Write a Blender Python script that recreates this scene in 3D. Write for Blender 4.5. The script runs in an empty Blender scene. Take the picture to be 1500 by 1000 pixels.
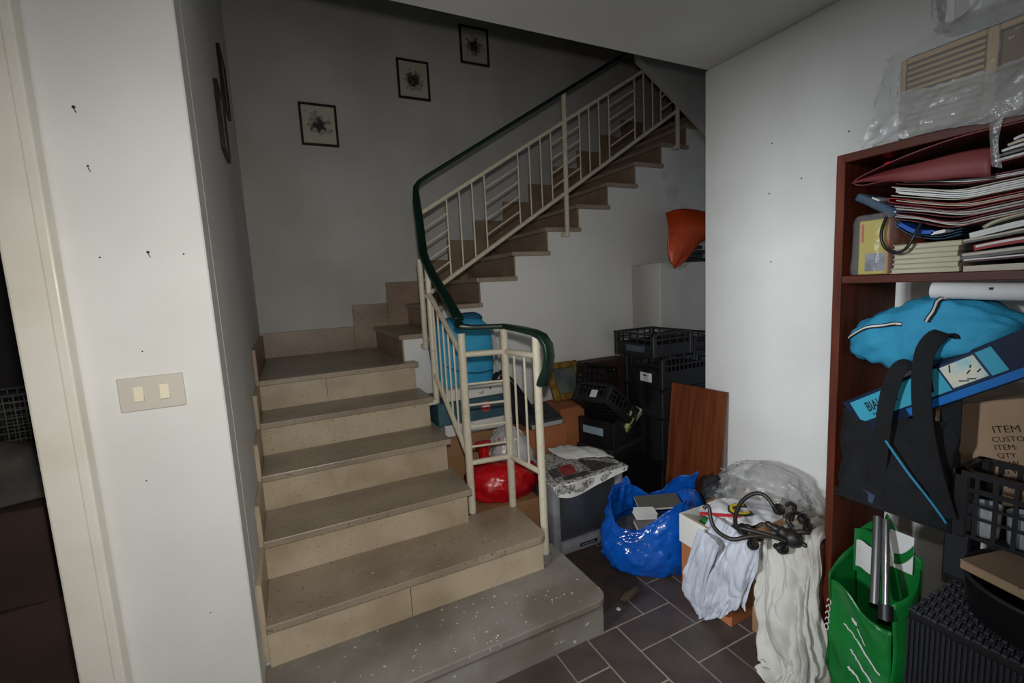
import bpy, bmesh, math, random
from mathutils import Vector, Matrix, noise, Euler
random.seed(7)
scene = bpy.context.scene
COL = scene.collection

# ------------------------------------------------------------------ camera
cam_data = bpy.data.cameras.new('camera')
cam_data.sensor_width = 36.0
cam_data.lens = 673.53543 / 1500.0 * 36.0
cam_data.clip_start = 0.05
cam = bpy.data.objects.new('camera', cam_data)
COL.objects.link(cam)
_yaw, _pitch, _roll = math.radians(25.91870865), math.radians(-7.0109344), math.radians(-2.95070057)
_F = Vector((math.sin(_yaw) * math.cos(_pitch), math.cos(_yaw) * math.cos(_pitch), math.sin(_pitch)))
_R0 = Vector((math.cos(_yaw), -math.sin(_yaw), 0.0))
_U0 = _R0.cross(_F)
_R = math.cos(_roll) * _R0 + math.sin(_roll) * _U0
_U = -math.sin(_roll) * _R0 + math.cos(_roll) * _U0
_m = Matrix((_R, _U, -_F)).transposed().to_4x4()
_m.translation = Vector((0.0, 0.0, 1.47138721))
cam.matrix_world = _m
scene.camera = cam

# ------------------------------------------------------------------ world, daylight, exposure
world = bpy.data.worlds.new('world')
scene.world = world
world.use_nodes = True
wbg = world.node_tree.nodes['Background']
wbg.inputs[0].default_value = (0.62, 0.72, 0.85, 1)
wbg.inputs[1].default_value = 0.25


def area_light(name, loc, target, sx, sy, power, col, spread=180):
    d = bpy.data.lights.new(name, 'AREA')
    d.shape = 'RECTANGLE'
    d.size, d.size_y = sx, sy
    d.energy = power
    d.color = col
    d.spread = math.radians(spread)
    o = bpy.data.objects.new(name, d)
    COL.objects.link(o)
    o.location = loc
    o.rotation_euler = (Vector(target) - Vector(loc)).to_track_quat('-Z', 'Y').to_euler()
    return o


# the photographer's flash, a hand's breadth above the lens
fd = bpy.data.lights.new('camera_flash', 'SPOT')
fd.energy = 84
fd.color = (1.0, 0.97, 0.925)
fd.spot_size = math.radians(124)
fd.spot_blend = 1.0
fd.shadow_soft_size = 0.025
flash = bpy.data.objects.new('camera_flash', fd)
COL.objects.link(flash)
flash.location = Vector((0.0, 0.0, 1.47138721)) + _U * 0.13 + _R * 0.01
flash.rotation_euler = (_F - _U * 0.24 - _R * 0.24).to_track_quat('-Z', 'Y').to_euler()
# cool daylight falling through the window in the left wall, behind the camera
area_light('daylight_window', (-3.0, 0.22, 2.15), (2.0, 1.5, 1.6), 0.5, 0.4, 128, (0.88, 0.94, 1.0), 120)
# added weak fill from behind, set in the unseen rear doorway
area_light('rear_fill', (-0.55, -2.10, 1.15), (0.6, 2.0, 0.75), 1.2, 1.9, 8, (0.92, 0.96, 1.0), 160)

scene.view_settings.view_transform = 'Standard'
scene.view_settings.look = 'None'
scene.view_settings.gamma = 1.0
scene.view_settings.use_curve_mapping = False
scene.view_settings.exposure = 0.0
scene.cycles.use_denoising = True


# ------------------------------------------------------------------ helpers
def S(r, g, b):
    def c(u):
        u /= 255.0
        return u / 12.92 if u <= 0.04045 else ((u + 0.055) / 1.055) ** 2.4
    return (c(r), c(g), c(b), 1.0)


MATS = {}


def mat(name, col, rough=0.6, col2=None, scale=6.0, detail=4.0, bump=0.0, bscale=60.0, metal=0.0,
        spec=0.5, alpha=1.0, lo=0.4, hi=0.65, stretch=None, specks=None, speck_scale=60.0, speck_t=0.2, sheen=0.0):
    if name in MATS:
        return MATS[name]
    m = bpy.data.materials.new(name)
    m.use_nodes = True
    nt = m.node_tree
    p = nt.nodes['Principled BSDF']
    p.inputs['Roughness'].default_value = rough
    p.inputs['Metallic'].default_value = metal
    p.inputs['Specular IOR Level'].default_value = spec
    p.inputs['Alpha'].default_value = alpha
    if sheen:
        p.inputs['Sheen Weight'].default_value = sheen
    p.inputs['Base Color'].default_value = col
    tc = nt.nodes.new('ShaderNodeTexCoord')
    src = tc.outputs['Object']
    if stretch:
        mp = nt.nodes.new('ShaderNodeMapping')
        mp.inputs['Scale'].default_value = stretch
        nt.links.new(src, mp.inputs[0])
        src = mp.outputs[0]
    out = None
    if col2:
        n = nt.nodes.new('ShaderNodeTexNoise')
        n.inputs['Scale'].default_value = scale
        n.inputs['Detail'].default_value = detail
        nt.links.new(src, n.inputs['Vector'])
        mr = nt.nodes.new('ShaderNodeMapRange')
        mr.inputs['From Min'].default_value = lo
        mr.inputs['From Max'].default_value = hi
        nt.links.new(n.outputs['Fac'], mr.inputs['Value'])
        mx = nt.nodes.new('ShaderNodeMix')
        mx.data_type = 'RGBA'
        mx.inputs[6].default_value = col
        mx.inputs[7].default_value = col2
        nt.links.new(mr.outputs[0], mx.inputs[0])
        out = mx.outputs[2]
    if specks:
        vo = nt.nodes.new('ShaderNodeTexNoise')
        vo.inputs['Scale'].default_value = speck_scale
        vo.inputs['Detail'].default_value = 2.0
        nt.links.new(tc.outputs['Object'], vo.inputs['Vector'])
        m2 = nt.nodes.new('ShaderNodeMapRange')
        m2.inputs['From Min'].default_value = 1.0 - speck_t
        m2.inputs['From Max'].default_value = 1.0 - speck_t + 0.05
        nt.links.new(vo.outputs['Fac'], m2.inputs['Value'])
        mx = nt.nodes.new('ShaderNodeMix')
        mx.data_type = 'RGBA'
        mx.inputs[6].default_value = col
        if out:
            nt.links.new(out, mx.inputs[6])
        mx.inputs[7].default_value = specks
        nt.links.new(m2.outputs[0], mx.inputs[0])
        out = mx.outputs[2]
    if out:
        nt.links.new(out, p.inputs['Base Color'])
    if bump:
        b = nt.nodes.new('ShaderNodeBump')
        b.inputs['Strength'].default_value = bump
        b.inputs['Distance'].default_value = 0.01
        n = nt.nodes.new('ShaderNodeTexNoise')
        n.inputs['Scale'].default_value = bscale
        n.inputs['Detail'].default_value = 5.0
        nt.links.new(src, n.inputs['Vector'])
        nt.links.new(n.outputs['Fac'], b.inputs['Height'])
        nt.links.new(b.outputs[0], p.inputs['Normal'])
    MATS[name] = m
    return m


class MB:
    """collects verts and faces of one mesh"""
    def __init__(self):
        self.v, self.f, self.M = [], [], None

    def add(self, vs, fs):
        o = len(self.v)
        if self.M is not None:
            vs = [self.M @ Vector(q) for q in vs]
        self.v += [tuple(q) for q in vs]
        self.f += [tuple(i + o for i in f) for f in fs]
        return self

    def box(self, x0, y0, z0, x1, y1, z1):
        vs = [(x0, y0, z0), (x1, y0, z0), (x1, y1, z0), (x0, y1, z0), (x0, y0, z1), (x1, y0, z1), (x1, y1, z1), (x0, y1, z1)]
        return self.add(vs, [(0, 3, 2, 1), (4, 5, 6, 7), (0, 1, 5, 4), (1, 2, 6, 5), (2, 3, 7, 6), (3, 0, 4, 7)])

    def bar(self, a, b, w, h, up=(0, 0, 1)):
        a, b = Vector(a), Vector(b)
        t = (b - a).normalized()
        u = Vector(up)
        s = t.cross(u)
        if s.length < 1e-4:
            s = t.cross(Vector((1, 0, 0)))
        s.normalize()
        u = s.cross(t).normalized()
        vs = []
        for q in (a, b):
            vs += [q - s * w / 2 - u * h / 2, q + s * w / 2 - u * h / 2, q + s * w / 2 + u * h / 2, q - s * w / 2 + u * h / 2]
        return self.add(vs, [(0, 1, 2, 3), (7, 6, 5, 4), (0, 4, 5, 1), (1, 5, 6, 2), (2, 6, 7, 3), (3, 7, 4, 0)])

    def tube(self, pts, r, n=8, caps=True, closed=False):
        pts = [Vector(q) for q in pts]
        rs = r if isinstance(r, (list, tuple)) else [r] * len(pts)
        N = len(pts)
        vs, fs = [], []
        prev = None
        for i, q in enumerate(pts):
            if closed:
                t = (pts[(i + 1) % N] - pts[i - 1]).normalized()
            else:
                t = (pts[min(i + 1, N - 1)] - pts[max(i - 1, 0)]).normalized()
            if prev is None:
                a = t.cross(Vector((0, 0, 1)))
                if a.length < 1e-3:
                    a = t.cross(Vector((1, 0, 0)))
            else:
                a = prev - t * prev.dot(t)
            a.normalize()
            prev = a
            b = t.cross(a)
            for k in range(n):
                an = 2 * math.pi * k / n
                vs.append(q + (a * math.cos(an) + b * math.sin(an)) * rs[i])
        M = N if closed else N - 1
        for i in range(M):
            for k in range(n):
                j = (i + 1) % N
                fs.append((i * n + k, i * n + (k + 1) % n, j * n + (k + 1) % n, j * n + k))
        if caps and not closed:
            fs.append(tuple(range(n))[::-1])
            fs.append(tuple((N - 1) * n + k for k in range(n)))
        return self.add(vs, fs)

    def sweep(self, pts, sides, w, h):
        """rectangular strip along pts; sides = width direction for each point"""
        pts = [Vector(q) for q in pts]
        N = len(pts)
        vs, fs = [], []
        for i, q in enumerate(pts):
            t = (pts[min(i + 1, N - 1)] - pts[max(i - 1, 0)]).normalized()
            s = Vector(sides[i] if isinstance(sides, list) else sides)
            s = (s - t * s.dot(t)).normalized()
            u = s.cross(t)
            vs += [q - s * w / 2 - u * h / 2, q + s * w / 2 - u * h / 2, q + s * w / 2 + u * h / 2, q - s * w / 2 + u * h / 2]
        for i in range(N - 1):
            for k in range(4):
                a, b = i * 4, i * 4 + 4
                fs.append((a + k, a + (k + 1) % 4, b + (k + 1) % 4, b + k))
        fs += [(3, 2, 1, 0), tuple((N - 1) * 4 + k for k in range(4))]
        return self.add(vs, fs)

    def prism(self, poly, a, b, axis='z'):
        n = len(poly)
        def mk(p, h):
            return {'z': (p[0], p[1], h), 'y': (p[0], h, p[1]), 'x': (h, p[0], p[1])}[axis]
        vs = [mk(p, a) for p in poly] + [mk(p, b) for p in poly]
        fs = [tuple(range(n))[::-1], tuple(range(n, 2 * n))]
        fs += [(i, (i + 1) % n, n + (i + 1) % n, n + i) for i in range(n)]
        return self.add(vs, fs)

    def lathe(self, prof, n=20, c=(0, 0, 0), axis=None):
        vs, fs = [], []
        R = Vector((0, 0, 1)).rotation_difference(Vector(axis)).to_matrix() if axis else Matrix.Identity(3)
        for r, z in prof:
            for k in range(n):
                an = 2 * math.pi * k / n
                vs.append(Vector(c) + R @ Vector((r * math.cos(an), r * math.sin(an), z)))
        for i in range(len(prof) - 1):
            for k in range(n):
                fs.append((i * n + k, i * n + (k + 1) % n, (i + 1) * n + (k + 1) % n, (i + 1) * n + k))
        fs.append(tuple(range(n))[::-1])
        fs.append(tuple((len(prof) - 1) * n + k for k in range(n)))
        return self.add(vs, fs)

    def surf(self, fn, nu, nv, cu=False):
        """grid surface fn(u,v) -> point; cu closes it in u"""
        vs, fs = [], []
        NU = nu if cu else nu + 1
        for j in range(nv + 1):
            for i in range(NU):
                vs.append(fn(i / nu, j / nv))
        for j in range(nv):
            for i in range(nu):
                a, b = j * NU + i, j * NU + (i + 1) % NU
                fs.append((a, b, b + NU, a + NU))
        return self.add(vs, fs)

    def mesh(self, name, bevel=0.0, seg=1, recalc=True):
        me = bpy.data.meshes.new(name)
        me.from_pydata(self.v, [], self.f)
        if bevel or recalc:
            bm = bmesh.new()
            bm.from_mesh(me)
            if recalc:
                bmesh.ops.recalc_face_normals(bm, faces=bm.faces)
            if bevel:
                es = [e for e in bm.edges if len(e.link_faces) == 2 and e.calc_face_angle(0) > 0.6]
                bmesh.ops.bevel(bm, geom=es, offset=bevel, segments=seg, affect='EDGES', profile=0.5, clamp_overlap=True)
            bm.to_mesh(me)
            bm.free()
        return me


MW = {}


def link(name, data, m, parent):
    o = bpy.data.objects.new(name, data)
    COL.objects.link(o)
    if m is not None and data is not None and not data.materials:
        data.materials.append(m)
    if parent is not None:
        o.parent = parent
        MW[o.name] = MW[parent.name]
    else:
        MW[o.name] = Matrix.Identity(4)
    return o


def part(name, mb, m, parent=None, bevel=0.0, seg=1, smooth=None, local=False, solid=0.0, sub=0):
    """one mesh object; coordinates are the world's unless local is set"""
    me = mb.mesh(name, bevel, seg) if isinstance(mb, MB) else mb
    o = link(name, me, m, parent)
    if parent is not None and not local:
        me.transform(MW[parent.name].inverted())
    if smooth is not None:
        me.shade_smooth()
        me.set_sharp_from_angle(angle=math.radians(smooth))
    if solid:
        md = o.modifiers.new('solidify', 'SOLIDIFY')
        md.thickness = solid
        md.offset = 0
    if sub:
        md = o.modifiers.new('subdivision', 'SUBSURF')
        md.levels = md.render_levels = sub
    return o


def inst(name, me, parent, loc=(0, 0, 0), rot=(0, 0, 0)):
    """piece that shares mesh data; loc is in the parent's space"""
    o = bpy.data.objects.new(name, me)
    COL.objects.link(o)
    o.parent = parent
    o.location = loc
    o.rotation_euler = rot
    MW[o.name] = MW[parent.name] @ Matrix.LocRotScale(Vector(loc), Euler(rot), None)
    return o


def thing(name, label, cat, loc=(0, 0, 0), rot=(0, 0, 0), group=None):
    o = bpy.data.objects.new(name, None)
    o.empty_display_size = 0.05
    COL.objects.link(o)
    o.location = loc
    o.rotation_euler = rot
    MW[o.name] = Matrix.LocRotScale(Vector(loc), Euler(rot), None)
    return tag(o, label, cat, group)


def tag(o, label, cat=None, group=None):
    o['label'] = label
    if cat:
        o['category'] = cat
    if group:
        o['group'] = group
    return o


def struct(o, label=None):
    o['kind'] = 'structure'
    if label:
        o['label'] = label
    return o


def base(mb_or_obj, loc):
    """move the origin of a one-mesh thing to its base"""
    o = mb_or_obj
    o.data.transform(Matrix.Translation(-Vector(loc)))
    o.location = loc
    MW[o.name] = Matrix.Translation(Vector(loc))
    return o


def lettering(text, m, parent, origin, right, up, size, depth=0.0006, name='lettering', align='LEFT', xs=1.0, bold=0.0):
    """flat print: letters as thin mesh, lower left at origin (world), reading along right"""
    cu = bpy.data.curves.new('letters', 'FONT')
    cu.body = text
    cu.size = size
    cu.align_x = align
    cu.extrude = depth / 2
    cu.resolution_u = 2
    cu.offset = bold
    t = bpy.data.objects.new('letters', cu)
    COL.objects.link(t)
    dg = bpy.context.evaluated_depsgraph_get()
    me = bpy.data.meshes.new_from_object(t.evaluated_get(dg))
    bpy.data.objects.remove(t)
    bpy.data.curves.remove(cu)
    me.materials.clear()
    r = Vector(right).normalized()
    u = Vector(up)
    n = r.cross(u).normalized()
    u = n.cross(r).normalized()
    M = Matrix((r * xs, u, n)).transposed().to_4x4()
    M.translation = Vector(origin)
    me.transform(M)
    me.name = name
    return part(name, me, m, parent)


def nz(p, s=1.0, o=0.0):
    return noise.noise(Vector((p[0] * s + o, p[1] * s + o * 1.7, p[2] * s - o)))


def lerp(a, b, t):
    return a + (b - a) * t
# ------------------------------------------------------------------ materials
M_wall = mat('wall_plaster', S(222, 221, 217), 0.85, S(214, 213, 208), 2.2, bump=0.12, bscale=90)
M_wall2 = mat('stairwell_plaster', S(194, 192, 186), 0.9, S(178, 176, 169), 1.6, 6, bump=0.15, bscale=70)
M_ceil = mat('ceiling_paint', S(214, 214, 210), 0.9, S(204, 203, 198), 1.5, bump=0.05, bscale=60)
M_cream = mat('cream_gloss_paint', S(228, 224, 212), 0.2, S(220, 214, 198), 5, bump=0.05, bscale=25)
M_rail = mat('cream_metal_paint', S(206, 198, 176), 0.4, S(186, 176, 150), 30, lo=.5, hi=.8)
M_green = mat('dark_green_vinyl', S(10, 38, 29), 0.36)
M_marble = mat('beige_marble', S(186, 170, 146), 0.42, S(164, 147, 122), 5, 8, bump=0.03, bscale=30, specks=S(140, 122, 98), speck_scale=110, speck_t=0.345)
M_marble_dk = mat('brown_marble', S(150, 126, 104), 0.4, S(130, 108, 88), 5, 8, specks=S(108, 88, 70), speck_scale=80, speck_t=0.36)
M_tread = mat('worn_marble_tread', S(160, 145, 125), 0.36, S(138, 124, 106), 4, 8, bump=0.03, bscale=22, specks=S(116, 103, 88), speck_scale=70, speck_t=0.36)
M_dust = mat('dusty_marble', S(138, 133, 125), 0.6, S(112, 104, 93), 3.5, 8, bump=0.05, bscale=40, specks=S(188, 186, 182), speck_scale=34, speck_t=0.315)
M_tile = mat('brown_floor_tile', S(80, 69, 64), 0.45, S(68, 58, 54), 9, 6, bump=0.05, bscale=40)
M_grout = mat('grey_grout', S(150, 142, 132), 0.9, S(130, 122, 113), 12)
M_board = mat('reddish_wood', S(112, 58, 30), 0.35, S(88, 42, 22), 4, 6, stretch=(9, 9, 0.8))
M_shelf = mat('mahogany_veneer', S(104, 46, 26), 0.4, S(78, 32, 18), 4, 6, stretch=(9, 9, 0.8))
M_shelfh = mat('mahogany_shelf', S(92, 42, 26), 0.4, S(70, 30, 18), 4, 6, stretch=(9, 0.8, 9))
M_card = mat('cardboard', S(150, 112, 76), 0.85, S(132, 96, 64), 3, bump=0.05, bscale=15)
M_card2 = mat('orange_cardboard', S(164, 100, 60), 0.8, S(146, 86, 50), 3)
M_card_lt = mat('pale_cardboard', S(168, 140, 112), 0.85, S(152, 124, 98), 3)
M_black = mat('black_plastic', S(26, 26, 29), 0.42)
M_black2 = mat('charcoal_plastic', S(40, 41, 45), 0.5)
M_white = mat('white_paper', S(222, 222, 220), 0.7, S(208, 207, 202), 8)
M_whitebox = mat('white_card', S(208, 206, 198), 0.7)
M_ink = mat('black_ink', S(18, 17, 18), 0.6)
M_blackcloth = mat('black_cloth', S(16, 17, 21), 0.9, S(22, 23, 28), 20, bump=0.3, bscale=220)
M_tealcloth = mat('turquoise_cloth', S(52, 158, 198), 0.75, S(38, 138, 180), 5, bump=0.25, bscale=160)
M_film = mat('clear_plastic_film', S(205, 206, 205), 0.18, alpha=0.2, spec=0.9, bump=0.9, bscale=26)
M_film2 = mat('milky_plastic_film', S(190, 190, 188), 0.22, alpha=0.30, spec=0.9, bump=0.8, bscale=24)
M_iron = mat('wrought_iron', S(38, 36, 36), 0.45, S(52, 46, 42), 30, metal=.35)
M_gold = mat('gilt_wood', S(150, 116, 48), 0.4, S(110, 82, 34), 20, metal=.3)
M_frame = mat('dark_frame', S(44, 26, 20), 0.4)
M_dim = mat('dimmed_plaster', S(74, 68, 62), .95, S(62, 57, 52), 3)  # unseen upper stairwell toned dark to deepen the shadow band
# ------------------------------------------------------------------ setting
XL, YP, YB, YI = -0.19, 1.60, 3.89, 2.935
XR, YE, HC = 2.24, 1.955, 2.60
RISE, T1, T2 = 0.17, 0.2803, 0.27657
NY = [None] + [1.430 + (k - 1) * T1 for k in range(1, 8)]       # nosing y of the lower flight
def NX(k): return 1.17657 + (k - 9) * T2                          # nosing x of the upper flight

# floor: grout bed with herringbone tiles laid on it
fl = struct(part('floor', MB().box(-2.6, -2.3, -0.10, 3.95, 4.1, -0.002), M_grout), 'floor of brown rectangular tiles in a herringbone with pale joints')
C0 = 0.151
tile_h = MB().box(0.0035, 0.0035, -0.012, 2 * C0 - 0.0035, C0 - 0.0035, 0.0).mesh('tile', 0.0012)
tile_v = MB().box(0.0035, 0.0035, -0.012, C0 - 0.0035, 2 * C0 - 0.0035, 0.0).mesh('tile', 0.0012)
for t_ in (tile_h, tile_v):
    t_.materials.append(M_tile)
rest = MB()
for a in range(-25, 20):
    for b in range(-24, 14):
        if (a + b) % 4 not in (0, 2):
            continue
        x, y = 1.132 + a * C0, 1.302 + b * C0
        hz = (a + b) % 4 == 0
        if x < -2.55 or x > 3.6 or y < -2.25 or y > 2.9:
            continue
        if x > XR - .1 and y < YE: continue
        if 0.55 < x < 2.25 and 0.55 < y < 2.1:
            inst('tile', tile_h if hz else tile_v, fl, (x, y, random.uniform(-.0006, .0006)))
        elif hz:
            rest.box(x + .003, y + .003, -.012, x + 2 * C0 - .003, y + C0 - .003, 0)
        else:
            rest.box(x + .003, y + .003, -.012, x + C0 - .003, y + 2 * C0 - .003, 0)
r_ = part('tiles_further_off', rest, M_tile, fl)
r_['kind'] = 'stuff'

# pillar wall facing the camera, its return forms the left side of the stairs
wl = struct(part('wall_left', MB().box(-0.515, YP, 0, XL, YP + .13, 3.0).box(-0.32, YP + .13, 0, XL, YB, 4.8), M_wall, bevel=0.004), 'white plastered wall end beside the stairs, scuffed, with small nail holes')
nail = MB()
for (x, z, r) in ((-.435, 1.98, .0045), (-.425, 1.835, .003), (-.325, 1.612, .004), (-.43, 1.60, .0025), (-.244, 1.606, .0022), (-.405, .97, .002), (-.37, 1.34, .002), (-.30, .52, .002)):
    nail.lathe([(r, 0), (r * .6, .0015), (.0003, .002)], 7, (x, YP, z), (0, -1, 0))
    if r > .0028:
        nail.bar((x, YP - .0005, z - .004), (x + .004, YP - .0005, z - .014), .002, .001, (0, 1, 0))
part('nail_hole', nail, mat('nail_rust', S(52, 46, 42), .8), wl)
struct(part('wall_doorhead', MB().box(-2.6, YP, 2.42, -0.515, YP + .13, 3.0).box(-2.6, YP, 0, -1.46, YP + .13, 2.42), M_wall))
# dark room through the doorway
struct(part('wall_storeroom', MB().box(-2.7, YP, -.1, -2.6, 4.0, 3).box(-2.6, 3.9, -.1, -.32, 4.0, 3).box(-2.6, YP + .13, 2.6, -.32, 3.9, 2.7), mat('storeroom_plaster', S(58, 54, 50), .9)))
# back wall and outer shell of the stairwell
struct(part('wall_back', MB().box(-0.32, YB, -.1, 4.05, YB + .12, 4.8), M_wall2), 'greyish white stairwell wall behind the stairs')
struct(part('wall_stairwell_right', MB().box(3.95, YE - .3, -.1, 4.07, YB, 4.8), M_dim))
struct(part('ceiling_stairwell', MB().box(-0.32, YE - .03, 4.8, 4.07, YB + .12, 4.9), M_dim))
# right wall, rear walls
struct(part('wall_right', MB().box(XR, -2.3, 0, XR + .12, YE, HC), M_wall, bevel=0.003), 'white wall with scattered nail holes beside the bookcase')
nl = MB()
for (y, z) in ((1.55, 2.10), (1.56, 1.86), (1.545, 1.52), (1.40, 1.9), (1.2, 2.05)):
    nl.lathe([(.004, 0), (.003, .0015), (.0004, .002)], 7, (XR, y, z), (-1, 0, 0))
part('nail_hole', nl, MATS['nail_rust'], bpy.data.objects['wall_right'])
struct(part('ceiling', MB().box(-2.6, -2.3, HC, XR + 1.8, YE - .02, HC + .29), M_ceil), 'plain white ceiling ending above the stairs')
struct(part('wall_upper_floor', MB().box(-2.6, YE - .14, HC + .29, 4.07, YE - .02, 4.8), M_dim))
W0, W1, WZ0, WZ1 = 0.33, 0.76, 0.30, 2.19  # unseen opening, its edges set to cut the daylight off the bookcase
wv = MB().box(-1.62, -2.3, 0, -1.5, W0, HC).box(-1.62, W1, 0, -1.5, YP, HC).box(-1.62, W0, 0, -1.5, W1, WZ0).box(-1.62, W0, WZ1, -1.5, W1, HC)
M_rear = mat('rear_room_plaster', S(150, 138, 120), .9, S(136, 124, 106), 3)  # unseen walls toned down to reduce light bounced from behind
struct(part('wall_window_side', wv, M_rear))
D0, D1, DZ = -1.2, 0.1, 2.15
wr = MB().box(-1.62, -2.3, 0, D0, -2.18, HC).box(D1, -2.3, 0, XR + .12, -2.18, HC).box(D0, -2.3, DZ, D1, -2.18, HC)
struct(part('wall_rear', wr, M_rear))
def frame_rect(mb, a, b, z0, z1, fix, ax, w=.05, d=.07):
    for (p0, z_0, p1, z_1) in ((a, z0, a + w, z1), (b - w, z0, b, z1), (a, z1 - w, b, z1), (a, z0, b, z0 + w), ((a + b) / 2 - w / 2, z0, (a + b) / 2 + w / 2, z1)):
        if ax == 'x': mb.box(p0, fix - d / 2, z_0, p1, fix + d / 2, z_1)
        else: mb.box(fix - d / 2, p0, z_0, fix + d / 2, p1, z_1)
    return mb
struct(part('window_1', frame_rect(MB(), W0, W1, WZ0, WZ1, -1.57, 'y'), M_cream))
struct(part('door_2', frame_rect(MB(), D0, D1, 0, DZ, -2.25, 'x'), M_cream))
# ledge in the niche and the slanting wall under the next flight
struct(part('trim_1', MB().box(2.53, 2.62, 0, 3.95, YI, 1.577), M_wall2, bevel=.004), 'low plastered ledge in the niche behind the crates')
struct(part('wall_slanting', MB().prism([(2.533, 3.082), (3.148, 2.698), (3.95, 2.20), (3.95, 4.8), (2.533, 4.8)], 2.80, 2.862, 'y'), M_wall2))
# left door frame
df = struct(part('door_1', MB().box(-0.605, YP - .045, 0, -0.512, YP + .15, 2.42).box(-1.46, YP - .045, 0, -1.37, YP + .15, 2.42).box(-1.37, YP - .045, 2.34, -0.605, YP + .15, 2.42), M_cream, bevel=.006, seg=2), 'cream gloss painted door frame at the left edge')
struct(part('architrave', MB().box(-0.532, YP - .052, 0, -0.506, YP - .001, 2.42), M_cream, df, bevel=.005, seg=2))

# ------------------------------------------------------------------ staircase
st = thing('staircase', 'beige marble staircase turning right at a landing below the framed pictures', 'staircase', (0.3, 1.43, 0))
# concrete core under the treads
core = MB()
for k in range(1, 6):
    xr = {1: 1.06, 2: .94}.get(k, .69)
    core.box(XL + .001, NY[k] + .04, 0, xr - .012, (1.89 if k == 1 else 2.06 if k == 2 else NY[k + 1] + .03) if k < 3 else NY[k + 1] + .04, k * RISE - .031)
core.box(XL + .001, NY[6] + .04, 0, .69, YB - .001, 6 * RISE - .031)
part('core', core, M_wall2, st)
prof = [(.66, 0), (.66, 6 * RISE - .031)]
for k in range(7, 18):
    prof += [(NX(k) + .03, (k - 1) * RISE - .031), (NX(k) + .03, k * RISE - .031)]
prof += [(3.94, 17 * RISE - .031), (3.94, 0)]
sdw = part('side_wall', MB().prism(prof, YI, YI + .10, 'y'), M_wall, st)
flk = MB()
for (cx, cz, rr, sd_) in ((2.98, 2.16, .10, 1), (3.12, 2.02, .07, 4), (2.90, 2.30, .05, 7)):
    flk.prism([(cx + rr * (.7 + .5 * noise.noise(Vector((math.cos(a) * 2, math.sin(a) * 2, sd_)))) * math.cos(a), cz + rr * (.8 + .6 * noise.noise(Vector((math.cos(a) * 2, math.sin(a) * 2, sd_ + 3)))) * math.sin(a)) for a in [k * math.pi / 9 for k in range(18)]], YI - .0015, YI, 'y')
part('peeled_patch', flk, mat('peeled_plaster', S(218, 211, 206), .95, S(206, 197, 191), 14), sdw)

def tread_poly(x0, y0, x1, y1, rad=0.0):
    if not rad:
        return [(x0, y0), (x1, y0), (x1, y1), (x0, y1)]
    arc = [(x1 - rad + rad * math.sin(a), y0 + rad - rad * math.cos(a)) for a in [i * math.pi / 2 / 6 for i in range(7)]]
    return [(x0, y0)] + arc + [(x1, y1), (x0, y1)]

for k in range(1, 7):
    if k == 1: poly = tread_poly(XL, NY[1], 1.085, 1.90, .06)
    elif k == 2: poly = tread_poly(XL + .018, NY[2], .965, 2.075, .05)
    elif k == 6: poly = tread_poly(XL + .018, NY[6], .715, YB - .018)
    else: poly = tread_poly(XL + .018, NY[k], .715, NY[k + 1] + .035)
    part('tread', MB().prism(poly, k * RISE - .03, k * RISE), M_dust if k == 1 else M_tread, st, bevel=.004, seg=2)
    xr = {1: 1.065, 2: .945}.get(k, .695)
    y = NY[k] + .02
    z0, z1 = (k - 1) * RISE, k * RISE - .03
    cut = {2: .335, 6: .17}.get(k)
    mt = M_dust if k == 1 else M_marble
    for (a, b) in ([(XL + .018, cut - .001), (cut + .001, xr)] if cut else [(XL + .018, xr)]):
        part('riser', MB().box(a, y, z0, b, y + .02, z1), mt, st, bevel=.001)
    if k < 3:
        part('side_panel', MB().box(xr - .012, y + .021, 0, xr, (1.88, 2.055)[k - 1], z1), mt, st)
    if k < 6 and k > 1:
        part('skirting', MB().box(XL, NY[k] + .03, z0 + .02, XL + .018, NY[k + 1] + .035, k * RISE + .14), M_marble, st, bevel=.002)
part('skirting', MB().box(XL, NY[6] + .03, 6 * RISE - .1, XL + .018, YB - .018, 6 * RISE + .17), M_marble_dk, st, bevel=.002)
part('skirting', MB().box(XL, YB - .018, 6 * RISE - .03, .475, YB, 6 * RISE + .185), M_marble_dk, st, bevel=.002)
for k in range(7, 18):
    x = NX(k)
    part('tread', MB().box(x, YI - .024, k * RISE - .03, min(NX(k + 1) + .035, 3.94), YB - .018, k * RISE), M_tread, st, bevel=.004, seg=2)
    part('riser', MB().box(x + .02, YI + .002, (k - 1) * RISE, x + .04, YB - .018, k * RISE - .03), M_marble_dk, st, bevel=.001)
    a = x - .145
    part('skirting', MB().box(a, YB - .018, (k - 1) * RISE - .03, a + T2 - .001, YB, k * RISE + .185), M_marble_dk, st, bevel=.002)

# plaster crumbs left on the lower steps
crumb = MB()
for i in range(60):
    if random.random() < .6: x, y, z = random.uniform(.25, .95), 1.45 + abs(random.gauss(0, .12)), RISE
    elif random.random() < .7: x, y, z = random.uniform(.45, .66), random.gauss(3.02, .06), 6 * RISE
    else: x, y, z = random.uniform(.1, .85), random.uniform(1.72, 1.86), 2 * RISE
    s = random.uniform(.0012, .004)
    if z == RISE and y > 1.72: continue
    crumb.lathe([(s * .5, 0), (s, s * .4), (s * .3, s * .8)], 5, (x, y, z))
cr = tag(part('plaster_crumbs', crumb, mat('plaster_crumb', S(215, 212, 205), .9)), 'white plaster crumbs scattered over the lowest steps and the landing', 'debris')
cr['kind'] = 'stuff'

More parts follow.
